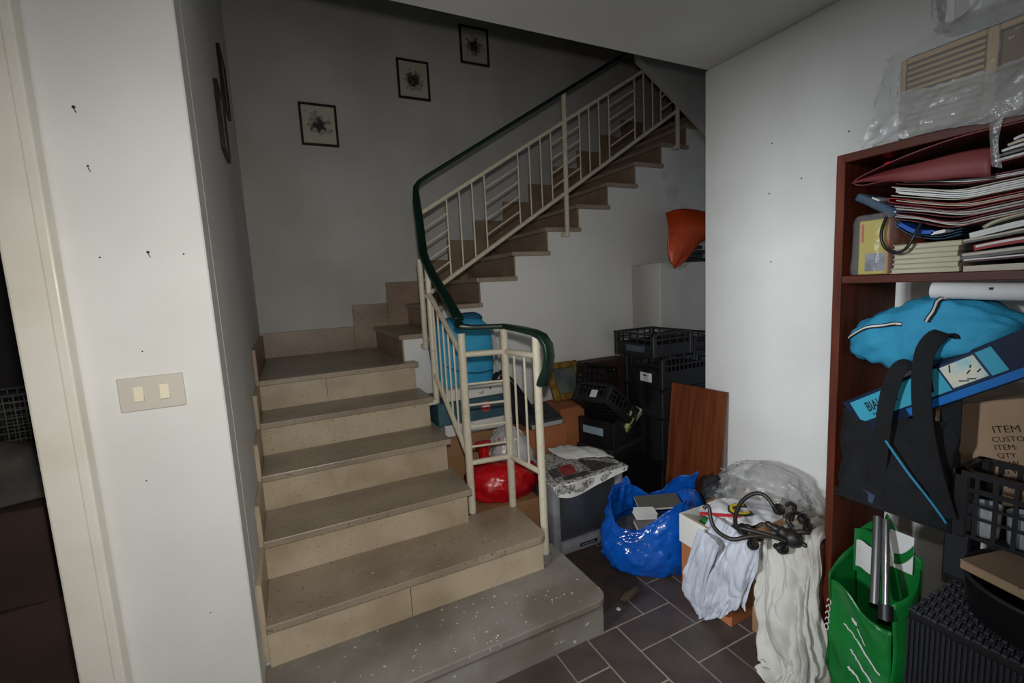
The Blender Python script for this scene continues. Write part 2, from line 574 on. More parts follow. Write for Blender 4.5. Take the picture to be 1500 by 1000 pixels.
# ------------------------------------------------------------------ railing
rl = thing('stair_railing', 'cream painted metal stair railing with dark green handrail', 'railing', (.745, 2.093, .34))
def rod(name, a, b, r, n=10, parent=None): return part(name, MB().tube([a, b], r, n), M_rail, parent or rl, smooth=40)
xq = .745
# newel posts of the lower flight
p1 = rod('post', (xq, 2.09, .34), (xq, 2.09, 1.252), .019, 14)
p2 = rod('post', (.953, 2.05, .34), (.953, 2.05, 1.258), .019, 14)
p3 = rod('post', (1.0, 1.81, .17), (1.0, 1.81, 1.235), .019, 14)
part('foot_ring', MB().lathe([(.034, 0), (.03, .012), (.021, .02)], 16, (1.0, 1.81, .17)), mat('grey_cement', S(110, 106, 100), .9), p3, smooth=40)
p4 = rod('post', (xq, 2.59, .80), (xq, 2.59, 1.585), .017, 12)
p5 = rod('post', (.785, 2.885, 1.09), (.785, 2.885, 1.66), .018, 12)
part('bracket', MB().bar((.785, 2.885, 1.105), (.785, 2.95, 1.105), .045, .03), M_rail, p5, bevel=.003)
p6 = rod('post', (1.895, 2.885, 1.80), (1.905, 2.885, 2.795), .018, 12)
part('bracket', MB().bar((1.895, 2.885, 1.815), (1.895, 2.94, 1.815), .05, .03), M_rail, p6, bevel=.003)
p7 = rod('post', (2.99, 2.885, 2.50), (2.99, 2.885, 3.45), .018, 12)
part('bracket', MB().bar((2.99, 2.885, 2.515), (2.99, 2.94, 2.515), .05, .03), M_rail, p7, bevel=.003)
part('bracket', MB().bar((xq, 2.59, .815), (.69, 2.59, .815), .05, .03), M_rail, p4, bevel=.003)
# lower flight rails and balusters
lt = lambda y: 1.148 + .607 * (y - 2.10)
lb = lambda y: .632 + .70 * (y - 2.09)
rod('top_rail', (xq, 2.09, lt(2.09)), (xq, 2.62, lt(2.62)), .014)
rod('bottom_rail', (xq, 2.09, lb(2.09)), (xq, 2.60, lb(2.60)), .014)
for y in (2.14, 2.215, 2.295, 2.375, 2.455, 2.53):
    rod('baluster', (xq, y, lb(y)), (xq, y, lt(y)), .0055, 8)
# turned end: horizontal bars, then verticals
rod('top_rail', (xq, 2.09, 1.148), (.953, 2.05, 1.146), .015)
rod('top_rail', (.953, 2.05, 1.146), (1.0, 1.81, 1.146), .015)
rod('bottom_rail', (xq, 2.09, .60), (.953, 2.05, .605), .014)
rod('bottom_rail', (.953, 2.05, .605), (1.0, 1.81, .592), .014)
for z in (1.0, .895, .785, .683):
    rod('crossbar', (xq, 2.09, z), (.953, 2.05, z), .006, 8)
for t in (.3, .62):
    x, y = lerp(.953, 1.0, t), lerp(2.05, 1.81, t)
    rod('baluster', (x, y, .60), (x, y, 1.146), .0058, 8)
# upper flight
ut = lambda x: 1.972 + .606 * (x - .86)
ub = lambda x: 1.500 + .628 * (x - .922)
yu = 2.885
rod('top_rail', (.80, yu, ut(.80)), (3.05, yu, ut(3.05)), .015)
rod('bottom_rail', (.80, yu, ub(.80)), (2.99, yu, ub(2.99)), .015)
vx = [.988, 1.077, 1.168, 1.258, 1.515, 1.606, 1.697, 1.783, 2.031, 2.116, 2.206, 2.298, 2.547, 2.638, 2.728, 2.812]
for x in vx:
    rod('baluster', (x, yu, ub(x)), (x, yu, ut(x)), .0055, 8)
for (a, b) in ((.80, .988), (1.258, 1.515), (1.783, 2.031), (2.298, 2.547), (2.812, 2.99)):
    for q in (.2, .4, .6, .8):
        g = lambda x: lerp(ub(x), ut(x), q)
        rod('crossbar', (a, yu, g(a)), (b, yu, g(b)), .0055, 8)
# green handrail
uh = lambda x: 2.128 + .612 * (x - .809)
pts = [(2.99, yu, uh(2.99)), (1.9, yu, uh(1.9)), (.86, yu, uh(.86) + .002), (.812, yu - .002, uh(.80) + .004), (.79, yu - .02, 2.09), (.782, 2.84, 2.0), (.776, 2.79, 1.88), (.768, 2.745, 1.77), (.757, 2.69, 1.68), (.75, 2.62, 1.63), (xq, 2.5, 1.555), (xq, 2.16, 1.352), (xq, 2.10, 1.318)]
sd = [(0, 1, 0)] * 3 + [(.1, 1, 0), (.5, .8, 0), (.8, .5, 0), (.95, .3, 0), (1, .1, 0)] + [(1, 0, 0)] * 5
hr = part('handrail', MB().sweep(pts, sd, .05, .024), M_green, rl, bevel=.006, seg=2, smooth=50)
pts = [(xq, 2.115, 1.298), (xq, 2.09, 1.287), (.80, 2.075, 1.277), (.953, 2.05, 1.272), (.985, 1.93, 1.262), (1.0, 1.82, 1.252), (1.012, 1.772, 1.236), (1.022, 1.745, 1.20), (1.025, 1.74, 1.15), (1.02, 1.752, 1.09), (1.008, 1.778, 1.035), (1.004, 1.785, 1.01)]
sd = [(1, 0, 0), (.7, .7, 0), (.1, 1, 0), (.5, .8, 0), (.98, .2, 0)] + [(1, .2, 0)] * 7
part('handrail', MB().sweep(pts, sd, .052, .024), M_green, rl, bevel=.006, seg=2, smooth=50)
# ------------------------------------------------------------------ shape tools for soft things
CAMP = Vector((0.0, 0.0, 1.47138721))


def at(px, py, ax, v):
    """point where the sight line of a 1500x1000 pixel meets the plane ax = v"""
    d = _F + _R * ((px - 750) / 673.53543) - _U * ((py - 500) / 673.53543)
    i = 'xyz'.index(ax)
    return CAMP + d * ((v - CAMP[i]) / d[i])


def cr(p0, p1, p2, p3, t):
    return 0.5 * ((2 * p1) + (p2 - p0) * t + (2 * p0 - 5 * p1 + 4 * p2 - p3) * t * t + (3 * p1 - p0 - 3 * p2 + p3) * t ** 3)


def spline(pts, n):
    pts = [Vector(p) for p in pts]
    out = []
    for i in range(n + 1):
        s = i / n * (len(pts) - 1)
        k = min(int(s), len(pts) - 2)
        out.append(cr(pts[max(k - 1, 0)], pts[k], pts[k + 1], pts[min(k + 2, len(pts) - 1)], s - k))
    return out


def quilt(rows, nu, nv, amp=0.0, freq=8.0, seed=0.0, edge=None, fine=0.0, crump=0.0, cs=12.0):
    """cloth surface through a net of control points; folds run along v and deepen downwards"""
    rr = [spline(r, nu) for r in rows]
    cols = [spline([r[i] for r in rr], nv) for i in range(nu + 1)]
    g = [[cols[i][j] for i in range(nu + 1)] for j in range(nv + 1)]
    out = []
    for j in range(nv + 1):
        line = []
        for i in range(nu + 1):
            p = g[j][i]
            a = g[j][min(i + 1, nu)] - g[j][max(i - 1, 0)]
            b = g[min(j + 1, nv)][i] - g[max(j - 1, 0)][i]
            n = a.cross(b)
            if n.length > 1e-9:
                n.normalize()
            u, v = i / nu, j / nv
            w = amp * (0.35 + 0.65 * (edge(u, v) if edge else v))
            ph = noise.noise(Vector((u * 2.1 + seed, v * 1.3, seed)))
            d = w * (math.sin(freq * (u + .22 * ph + .10 * v) * 2 * math.pi + seed) * .6 + noise.noise(Vector((u * freq * 1.1, v * 2.2 + seed, seed * 2))) * .9)
            if crump:
                w1 = .5 - 2 * abs(noise.noise(Vector((u * cs + .7 * ph, v * 1.3, seed))))
                w2 = .5 - 2 * abs(noise.noise(Vector((u * cs * 2.2 + v * 1.6, v * 2.3, seed + 3))))
                w3 = .5 - 2 * abs(noise.noise(Vector(((u + .6 * v) * cs * .9, (v - .6 * u) * 1.7, seed + 7))))
                w4 = .5 - 2 * abs(noise.noise(Vector(((u - .8 * v) * cs * 1.3, (v + .8 * u) * 2.4, seed + 11))))
                d += crump * (w1 + .4 * w2 + .55 * w3 + .4 * w4) * (.5 + .5 * v)
            d += fine * noise.noise(p * 42 + Vector((seed, 0, 0)))
            line.append(p + n * d)
        out.append(line)
    mb = MB()
    mb.add([q for l in out for q in l], [(j * (nu + 1) + i, j * (nu + 1) + i + 1, (j + 1) * (nu + 1) + i + 1, (j + 1) * (nu + 1) + i) for j in range(nv) for i in range(nu)])
    return mb


def sack(c, rx, ry, h, prof, seed=0, amp=.06, sc=2.5, nu=44, nv=22, pw=2.4, rot=0.0, lean=(0, 0), rim=None, ridge=.6, cap=True):
    """crumpled bag: prof = [(height 0-1, radius 0-1)], rim(angle) lifts the top edge"""
    c = Vector(c)
    def fn(u, v):
        s = v * (len(prof) - 1)
        k = min(int(s), len(prof) - 2)
        p = cr(Vector(prof[max(k - 1, 0)]), Vector(prof[k]), Vector(prof[k + 1]), Vector(prof[min(k + 2, len(prof) - 1)]), s - k)
        a = u * 2 * math.pi
        ca, sa = math.cos(a), math.sin(a)
        q = (abs(ca) ** pw + abs(sa) ** pw) ** (-1 / pw)
        d = Vector((ca * q, sa * q, 0))
        w = Vector((d.x * sc * .9, d.y * sc * .9, p[0] * sc * 1.3)) + Vector((seed * 3.1, seed, -seed))
        n1 = noise.noise(w) * (1 - ridge) + (abs(noise.noise(w * 1.9)) * 2 - .5) * ridge * .8 + .25 * (abs(noise.noise(w * 4.3)) * 2 - .5)
        r = max(p[1], 0) * (1 + amp * n1 * 2.2)
        z = max(p[0], 0.0) * h * (1 + (rim(a) * max(0, p[0] - .25) if rim else 0)) + amp * h * .25 * noise.noise(w * 1.4) * min(1, v * 3)
        x, y = d.x * rx * r, d.y * ry * r
        x, y = x * math.cos(rot) - y * math.sin(rot), x * math.sin(rot) + y * math.cos(rot)
        return c + Vector((x + lean[0] * p[0], y + lean[1] * p[0], max(z, .001)))
    return MB().surf(fn, nu, nv, cu=True)


def carton(name, label, loc, size, m, rotz=0.0, cat='box', open_top=False, group=None, tilt=(0, 0), tape=None):
    """cardboard box: body, two lid flaps with a gap, optional tape"""
    w, d, h = size
    t = thing(name, label, cat, loc, (tilt[0], tilt[1], rotz), group)
    if open_top:
        s = .005
        b = MB().box(-w / 2, -d / 2, 0, w / 2, d / 2, s)
        b.box(-w / 2, -d / 2, s, w / 2, -d / 2 + s, h).box(-w / 2, d / 2 - s, s, w / 2, d / 2, h).box(-w / 2, -d / 2 + s, s, -w / 2 + s, d / 2 - s, h).box(w / 2 - s, -d / 2 + s, s, w / 2, d / 2 - s, h)
        part('body', b, m, t, local=True)
    else:
        part('body', MB().box(-w / 2, -d / 2, 0, w / 2, d / 2, h - .004), m, t, bevel=.003, local=True)
        part('flap', MB().box(-w / 2, -d / 2, h - .004, w / 2, -.0015, h), m, t, bevel=.001, local=True)
        part('flap', MB().box(-w / 2, .0015, h - .004, w / 2, d / 2, h), m, t, bevel=.001, local=True)
    if tape:
        part('tape', MB().box(-w / 2 - .0006, -.025, h, w / 2 + .0006, .025, h + .0008), tape, t, local=True)
    return t


def crate(name, label, loc, size, rot=(0, 0, 0), m=None, group=None, solid_low=.45, nbar=9):
    """plastic produce crate: slotted base, four lattice sides, corner posts, top rim"""
    w, d, h = size
    m = m or M_black
    t = thing(name, label, 'crate', loc, rot, group)
    b = MB()
    for i in range(7):
        x = lerp(-w / 2 + .012, w / 2 - .012, i / 6)
        b.box(x - .006, -d / 2, 0, x + .006, d / 2, .006)
    for i in range(6):
        y = lerp(-d / 2 + .01, d / 2 - .01, i / 5)
        b.box(-w / 2, y - .006, 0.001, w / 2, y + .006, .0065)
    part('base', b, m, t, local=True)
    def side(L, tf):
        s = MB()
        s.M = tf
        s.box(-L / 2, 0, .004, L / 2, .006, h * solid_low)
        for i in range(nbar + 1):
            x = lerp(-L / 2 + .006, L / 2 - .006, i / nbar)
            s.box(x - .0045, 0, h * solid_low, x + .0045, .006, h - .012)
        s.box(-L / 2, -.001, h * .70, L / 2, .007, h * .76)
        part('side', s, m, t, local=True)
    side(w, Matrix.Translation((0, -d / 2, 0)))
    side(w, Matrix.Translation((0, d / 2 - .006, 0)))
    side(d, Matrix.Translation((-w / 2, 0, 0)) @ Matrix.Rotation(-math.pi / 2, 4, 'Z'))
    side(d, Matrix.Translation((w / 2, 0, 0)) @ Matrix.Rotation(math.pi / 2, 4, 'Z'))
    r = MB().box(-w / 2 - .005, -d / 2 - .005, h - .014, w / 2 + .005, -d / 2 + .012, h).box(-w / 2 - .005, d / 2 - .012, h - .014, w / 2 + .005, d / 2 + .005, h)
    r.box(-w / 2 - .005, -d / 2, h - .014, -w / 2 + .012, d / 2, h).box(w / 2 - .012, -d / 2, h - .014, w / 2 + .005, d / 2, h)
    part('rim', r, m, t, local=True)
    for sx in (-1, 1):
        for sy in (-1, 1):
            part('corner_post', MB().box(sx * (w / 2 - .012) - .016, sy * (d / 2 - .012) - .016, 0, sx * (w / 2 - .012) + .016, sy * (d / 2 - .012) + .016, h), m, t, bevel=.004, local=True)
    return t


# ------------------------------------------------------------------ pictures and switch
def sketch_mat(name, seed, hscale):
    m = bpy.data.materials.new(name)
    m.use_nodes = True
    nt = m.node_tree
    p = nt.nodes['Principled BSDF']
    p.inputs['Roughness'].default_value = .35
    tc = nt.nodes.new('ShaderNodeTexCoord')
    mp = nt.nodes.new('ShaderNodeMapping')
    mp.inputs['Location'].default_value = (seed, seed * 2, seed)
    nt.links.new(tc.outputs['Object'], mp.inputs[0])
    n = nt.nodes.new('ShaderNodeTexNoise')
    n.inputs['Scale'].default_value = hscale
    n.inputs['Detail'].default_value = 7
    n.inputs['Roughness'].default_value = .7
    nt.links.new(mp.outputs[0], n.inputs['Vector'])
    g = nt.nodes.new('ShaderNodeTexGradient')
    g.gradient_type = 'SPHERICAL'
    mg = nt.nodes.new('ShaderNodeMapping')
    mg.inputs['Scale'].default_value = (9.5, 9.5, 9.0)
    nt.links.new(tc.outputs['Object'], mg.inputs[0])
    nt.links.new(mg.outputs[0], g.inputs[0])
    ma = nt.nodes.new('ShaderNodeMath')
    ma.operation = 'MULTIPLY_ADD'
    nt.links.new(g.outputs['Fac'], ma.inputs[0])
    ma.inputs[1].default_value = .42
    nt.links.new(n.outputs['Fac'], ma.inputs[2])
    mr = nt.nodes.new('ShaderNodeMapRange')
    mr.inputs['From Min'].default_value = .60
    mr.inputs['From Max'].default_value = .78
    nt.links.new(ma.outputs[0], mr.inputs['Value'])
    mx = nt.nodes.new('ShaderNodeMix')
    mx.data_type = 'RGBA'
    mx.inputs[6].default_value = S(188, 182, 166)
    mx.inputs[7].default_value = S(58, 54, 50)
    nt.links.new(mr.outputs[0], mx.inputs[0])
    nt.links.new(mx.outputs[2], p.inputs['Base Color'])
    return m


def picture(label, loc, rotz, k):
    t = thing('framed_picture', label, 'picture', loc, (0, 0, rotz), 'framed prints along the stairs')
    w, h, b = .265, .305, .017
    f = MB().box(-w / 2, -.018, -h / 2, -w / 2 + b, 0, h / 2).box(w / 2 - b, -.018, -h / 2, w / 2, 0, h / 2).box(-w / 2 + b, -.018, -h / 2, w / 2 - b, 0, -h / 2 + b).box(-w / 2 + b, -.018, h / 2 - b, w / 2 - b, 0, h / 2)
    part('frame', f, M_frame, t, bevel=.002, local=True)
    part('print', MB().box(-w / 2 + b, -.009, -h / 2 + b, w / 2 - b, -.004, h / 2 - b), sketch_mat('ink_drawing_%d' % k, k * 1.37, 22 + 5 * k), t, local=True)
    return t


picture('framed ink sketch of trees, lowest of the three pictures on the wall behind the stairs', (.363, YB, 2.74), 0, 1)
picture('framed ink sketch of buildings, middle of the three pictures on the wall behind the stairs', (1.118, YB, 3.165), 0, 2)
picture('framed brownish print, highest of the three pictures, next to the ceiling edge', (1.672, YB, 3.515), 0, 3)
picture('dark framed picture seen edge on, lower one of two on the left stair wall', (XL, 2.66, 2.305), math.pi / 2, 4)
picture('dark framed picture seen edge on, upper one of two on the left stair wall', (XL, 3.09, 2.65), math.pi / 2, 5)

sw = thing('light_switch', 'beige light switch plate with two rockers on the white wall end', 'switch', (-.36, YP, 1.222))
part('plate', MB().box(-.4355, YP - .009, 1.175, -.2845, YP, 1.27), mat('beige_switch_plate', S(196, 190, 178), .4), sw, bevel=.002)
for x in (-.39, -.331):
    part('rocker', MB().prism([(YP - .009, 1.20), (YP - .017, 1.203), (YP - .011, 1.243), (YP - .009, 1.245)], x - .0115, x + .0115, 'x'), mat('ivory_rocker', S(226, 216, 188), .3), sw, bevel=.001)

# ------------------------------------------------------------------ niche ledge: orange bag and dark objects
M_orange = mat('orange_plastic', S(196, 72, 20), .4, S(168, 56, 14), 6, bump=.3, bscale=20)
ob = quilt([[(2.634, 2.66, 1.949), (2.741, 2.63, 1.972), (2.880, 2.63, 1.972), (3.066, 2.66, 1.962)],
            [(2.601, 2.60, 1.832), (2.741, 2.56, 1.842), (2.880, 2.56, 1.842), (3.084, 2.60, 1.823)],
            [(2.587, 2.60, 1.684), (2.694, 2.55, 1.684), (2.843, 2.57, 1.702), (2.973, 2.62, 1.739)],
            [(2.601, 2.59, 1.591), (2.662, 2.57, 1.582), (2.768, 2.58, 1.609), (2.843, 2.62, 1.684)],
            [(2.615, 2.58, 1.568), (2.634, 2.58, 1.530), (2.676, 2.58, 1.558), (2.741, 2.59, 1.600)]], 26, 26, .008, 3, 4.2, fine=.004)
bagO = tag(part('orange_bag', ob, M_orange, smooth=80, solid=.012), 'crumpled orange plastic bag hanging over the ledge in the niche', 'bag')
base(bagO, (2.74, 2.64, 1.577))
dk = thing('cassette_stack', 'small dark stack of cases beside the orange bag', 'box', (2.90, 2.66, 1.578))
for i, (w, z) in enumerate(((.24, 0), (.2, .032), (.22, .062), (.19, .098))):
    part('case', MB().box(2.80 + .01 * i, 2.635, 1.578 + z, 2.80 + w, 2.73, 1.578 + z + .028), [M_black, mat('teal_black', S(30, 52, 56), .3), M_black2, M_black][i], dk, bevel=.003)

# ------------------------------------------------------------------ pile at the foot of the stair wall
carton('storage_box', 'large brown cardboard box at the bottom of the pile under the turquoise bag', (.975, 2.72, 0), (.48, .36, .595), M_card, .02, tape=None)
lowb = carton('storage_box', 'low brown cardboard box under the red plastic bag', (.965, 2.28, 0), (.365, .33, .31), M_card, -.02)
wb = carton('storage_box', 'flat white box between the big carton and the teal box', (.99, 2.71, .597), (.44, .34, .07), M_whitebox, 0)
tb = carton('storage_box', 'teal box with a red round emblem in the pile by the railing', (.965, 2.70, .669), (.46, .32, .135), mat('teal_card', S(54, 92, 102), .6, S(40, 72, 84), 5), .0)
lg = part('emblem', MB().lathe([(.034, 0), (.034, .001)], 22, (1.035, 2.5395, .745), (0, -1, 0)), mat('red_print', S(176, 60, 50), .5), tb)
part('emblem_band', MB().box(1.012, 2.5378, .741, 1.058, 2.5384, .752), M_white, lg)
wb2 = carton('storage_box', 'white printed box directly under the turquoise bag', (.98, 2.70, .806), (.36, .30, .07), M_whitebox, .0)
lettering('ell', mat('grey_print', S(120, 118, 116), .6), wb2, (1.0, 2.5492, .822), (1, 0, 0), (0, 0, 1), .035)
part('print_dot', MB().lathe([(.006, 0), (.006, .0006)], 12, (1.075, 2.5496, .852), (0, -1, 0)), M_ink, wb2)

tq = thing('turquoise_bag', 'turquoise soft bag standing on the boxes behind the railing', 'bag', (.97, 2.72, .878))
part('body', sack((.97, 2.72, .878), .185, .13, .40, [(0, 0), (0, .8), (.02, .97), (.3, 1.0), (.7, 1.0), (.9, .92), (1.0, .6), (1.02, .2), (1.0, 0)], 3, .035, 3, pw=4.5, lean=(-.01, .02)), M_tealcloth, tq, smooth=70)
part('trim_band', MB().sweep(spline([(1.155, 2.60, .89), (1.145, 2.588, 1.0), (1.14, 2.59, 1.12), (1.12, 2.60, 1.23)], 12), (0.7, -.7, 0), .022, .004), mat('pale_grey_trim', S(170, 172, 176), .7), tq)
part('zip_line', MB().sweep(spline([(.80, 2.60, 1.02), (.9, 2.574, .97), (1.02, 2.572, .95), (1.12, 2.59, .955)], 14), (0, -.2, 1), .008, .003), mat('dark_teal', S(14, 78, 108), .6), tq)
part('top_fold', sack((1.03, 2.73, 1.262), .085, .07, .05, [(0, 0), (0, .9), (.5, 1), (1, .5), (1, 0)], 6, .1, 3, 24, 10), mat('dark_teal_cloth', S(16, 84, 116), .8), tq, smooth=70)

rb = thing('red_bag', 'shiny red plastic bag bulging on the low cardboard box', 'bag', (.99, 2.28, .312))
M_red = mat('red_plastic', S(190, 18, 26), .25, S(160, 10, 18), 5, bump=.35, bscale=18)
part('body', sack((1.0, 2.27, .312), .20, .15, .20, [(0, 0), (0, .7), (.08, .9), (.4, 1.04), (.75, .92), (.95, .6), (1.0, .3), (1.02, 0)], 5, .10, 3.6, 64, 32, pw=2.2), M_red, rb, smooth=70)
part('twisted_top', sack((.905, 2.29, .47), .045, .04, .15, [(0, 0), (0, .9), (.4, .5), (.7, .75), (1, 1), (1, .1)], 8, .2, 3, 20, 12), M_red, rb, smooth=70)
gb = tag(part('grey_bag', sack((1.09, 2.31, .40), .125, .11, .27, [(0, 0), (0, .7), (.1, .95), (.45, 1.0), (.75, .8), (.95, .45), (1.02, .15), (1.02, 0)], 9, .15, 3.6, 60, 32, lean=(-.03, 0)), mat('grey_white_plastic', S(188, 186, 184), .3, S(164, 162, 160), 8, bump=.4, bscale=20, specks=S(168, 70, 76), speck_scale=14, speck_t=.30), smooth=70), 'grey white plastic carrier bag slumped behind the red bag', 'bag')
base(gb, (1.09, 2.31, .40))
carton('storage_box', 'brown cardboard box carrying the grey desk device', (1.36, 2.56, 0), (.34, .28, .585), M_card2, .0)
carton('storage_box', 'upright reddish brown cardboard box left of the tilted crate', (1.645, 2.66, 0), (.2, .26, .64), M_card2, .06)

bb = thing('black_shoulder_bag', 'slumped black shoulder bag with strap behind the railing posts', 'bag', (1.245, 2.66, .59))
part('body', sack((1.27, 2.655, .588), .15, .09, .30, [(0, 0), (0, .85), (.1, 1), (.5, .9), (.85, .55), (1.0, .25), (1.02, 0)], 12, .05, 2.4, lean=(-.10, 0)), M_blackcloth, bb, smooth=70)
part('strap', MB().sweep(spline([(1.10, 2.60, .80), (1.12, 2.585, .90), (1.165, 2.58, .935), (1.22, 2.575, .90), (1.29, 2.565, .80), (1.345, 2.555, .70), (1.37, 2.55, .60)], 26), (0, 1, .2), .05, .008), M_blackcloth, bb, smooth=60)
dv = thing('desk_device', 'grey and black rounded desk device on a cardboard box', 'device', (1.38, 2.50, .587))
part('body', MB().prism([(2.40, .587), (2.40, .62), (2.42, .64), (2.62, .69), (2.64, .587)], 1.26, 1.50, 'x'), M_black2, dv, bevel=.012, seg=3, smooth=40)
part('front_strip', MB().box(1.27, 2.394, .592, 1.49, 2.402, .618), mat('silver_grey_plastic', S(160, 160, 158), .35), dv, bevel=.003)
for i in range(3):
    part('button', MB().box(1.31 + .05 * i, 2.48, .652, 1.335 + .05 * i, 2.51, .664), M_black, dv, bevel=.002)

gf = thing('gilt_picture_frame', 'gilt picture frame leaning against the wall below the handrail end', 'picture', (1.84, 2.70, .643), (math.radians(-30), 0, 0))
fw, fh = .46, .285
part('frame', MB().box(-.22, -.02, 0, -.165, .012, fh).box(.015, -.02, 0, .06, .012, fh).box(-.165, -.02, fh - .05, .015, .012, fh).box(-.165, -.02, 0, .015, .012, .05), M_gold, gf, bevel=.01, seg=2, local=True)
part('painting', MB().box(-.165, -.004, .05, .015, .004, fh - .05), mat('dull_painting', S(94, 100, 92), .5, S(62, 70, 78), 7, 5), gf, local=True)
sc = thing('brown_suitcase', 'dark brown leather suitcase behind the tilted crates', 'suitcase', (2.1, 2.80, .42))
part('body', MB().box(1.915, 2.76, .42, 2.34, 2.915, .875), mat('brown_leather', S(62, 44, 38), .5, S(48, 34, 30), 8, bump=.3, bscale=60), sc, bevel=.03, seg=3, smooth=40)
part('seam', MB().box(1.913, 2.83, .43, 2.342, 2.84, .878), M_black, sc, bevel=.003)
carton('storage_box', 'dark box under the brown suitcase', (2.13, 2.825, 0), (.44, .2, .418), mat('dark_card', S(48, 42, 40), .8), 0)

# ------------------------------------------------------------------ crates
G = 'black plastic crates under the stairs'
bx = thing('black_chest', 'plain black storage chest under the low labelled crate', 'chest', (1.90, 2.48, 0), (0, 0, .30))
part('body', MB().box(-.19, -.16, 0, .19, .16, .355), M_black, bx, bevel=.008, local=True)
part('lid', MB().box(-.197, -.167, .357, .197, .167, .392), M_black2, bx, bevel=.008, local=True)
c1 = crate('plastic_crate', 'low black crate with a pale blue sticker on its side', (1.915, 2.455, .394), (.36, .28, .175), (0, 0, .30), group=G, solid_low=.9, nbar=6)
part('sticker', MB().box(-.183, -.06, .075, -.1806, .10, .125), mat('pale_blue_sticker', S(150, 176, 192), .5), c1, local=True)
c2 = crate('plastic_crate', 'black crate tipped on its edge with a white tag', (1.80, 2.40, .60), (.36, .27, .13), (math.radians(-4), math.radians(38), math.radians(14)), group=G, solid_low=.35, nbar=8)
part('tag', MB().box(-.1825, -.05, .035, -.181, .0, .085), M_white, c2, local=True)
c2b = crate('plastic_crate', 'black crate standing on its edge between the suitcase and the tipped crate', (1.955, 2.725, .73), (.30, .25, .10), (math.radians(80), math.radians(14), math.radians(4)), group=G, solid_low=.3, nbar=8)
cp = carton('juice_carton', 'pale green printed carton lying in the low crate', (2.00, 2.36, .52), (.2, .06, .055), mat('green_print', S(150, 168, 88), .5, S(214, 214, 200), 14, lo=.48, hi=.52), .30, tilt=(.35, -.42))
xs, ys = 2.09, 2.155
W_, D_ = .52, .36
for i, (z, h, dx, dy, lab, sl, nb) in enumerate((
        (0, .283, .02, .03, 'black bottle crate at the very bottom of the tall stack', .92, 4),
        (.285, .283, .015, .02, 'black bottle crate second from the floor in the tall stack', .92, 4),
        (.57, .185, .005, .005, 'black crate with closed sides in the middle of the tall stack', .95, 6),
        (.757, .205, 0, 0, 'black crate with a white label, next to the top of the tall stack', .55, 14),
        )):
    c = crate('plastic_crate', lab, (xs + dx + W_ / 2, ys + dy + D_ / 2, z), (W_, D_, h), (0, 0, 0), group=G, solid_low=sl, nbar=nb)
    if i == 3:
        part('label_sticker', MB().box(-W_ / 2 - .0022, -.085, .035, -W_ / 2 - .0005, .02, .095), M_white, c, local=True)
        part('print', MB().box(-W_ / 2 - .0030, -.04, .072, -W_ / 2 - .0024, -.005, .080), M_ink, c, local=True)
c4 = crate('plastic_crate', 'small open black crate on top of the tall stack', (2.045 + .17, 2.17 + .2, .964), (.34, .38, .155), (0, 0, 0), group=G, solid_low=.52, nbar=5)
part('emblem', MB().box(-.1725, -.11, .03, -.171, .07, .07), mat('faded_blue_print', S(74, 86, 98), .5), c4, local=True)
c5 = crate('plastic_crate', 'black crate beside the top crate, half hidden by the wall end', (2.58, 2.40, .964), (.30, .36, .105), (0, 0, .04), group=G, solid_low=.6, nbar=5)
# bottles showing in the bottle crates
M_glass_dk = mat('dark_bottle_glass', S(46, 50, 44), .08, spec=.8)
M_glass_cl = mat('clear_bottle', S(190, 198, 196), .06, alpha=.45, spec=.9)
for (x, y, z, m, h, lab) in (
        (2.20, 2.25, .30, M_glass_cl, .25, 'clear glass bottle in the second crate from the floor, front corner'),
        (2.20, 2.36, .30, M_glass_dk, .25, 'dark glass bottle in the second crate from the floor, behind the clear one'),
        (2.32, 2.26, .30, M_glass_dk, .25, 'dark glass bottle in the second crate from the floor, right of the clear one'),
        (2.21, 2.27, .012, M_glass_dk, .25, 'dark glass bottle in the bottom crate, front corner'),
        (2.33, 2.27, .012, M_glass_cl, .25, 'clear glass bottle in the bottom crate, right of the dark one')):
    b = thing('bottle', lab, 'bottle', (x, y, z), group='bottles in the crates')
    part('glass', MB().lathe([(.034, 0), (.036, .01), (.036, h * .58), (.03, h * .68), (.014, h * .8), (.013, h * .95)], 16, (x, y, z)), m, b, smooth=40)
    part('cap', MB().lathe([(.015, h * .94), (.015, h)], 14, (x, y, z)), M_iron, b, smooth=40)

# leaning board
bd = tag(part('wooden_board', MB().box(-.19, -.009, 0, .19, .009, .80), M_board, bevel=.002), 'reddish brown wooden board leaning on the wall end beside the crates', 'board')
bd.location = (2.115, 1.96, 0.003)
bd.rotation_euler = (math.radians(-6), 0, math.radians(-84))

# ------------------------------------------------------------------ television with newspaper
tv = thing('television', 'grey tube television with dark screen standing on the floor', 'television', (1.40, 2.0, 0))
M_tvs = mat('silver_tv_plastic', S(138, 140, 144), .4, S(126, 128, 132), 20)
x0, x1, yf, zt = 1.155, 1.62, 1.985, .415
f = MB().box(x0, yf, .01, x0 + .045, yf + .08, zt).box(x1 - .04, yf, .01, x1, yf + .08, zt).box(x0 + .045, yf, .01, x1 - .04, yf + .08, .075).box(x0 + .045, yf, zt - .04, x1 - .04, yf + .08, zt)
part('front_frame', f, M_tvs, tv, bevel=.01, seg=2, smooth=40)
def scr(u, v):
    return Vector((lerp(x0 + .045, x1 - .04, u), yf + .028 - .026 * (1 - (2 * u - 1) ** 2) * (1 - (2 * v - 1) ** 2) ** .5, lerp(.075, zt - .04, v)))
part('screen', MB().surf(scr, 18, 18), mat('dark_screen', S(62, 64, 68), .16, spec=.6), tv, smooth=80)
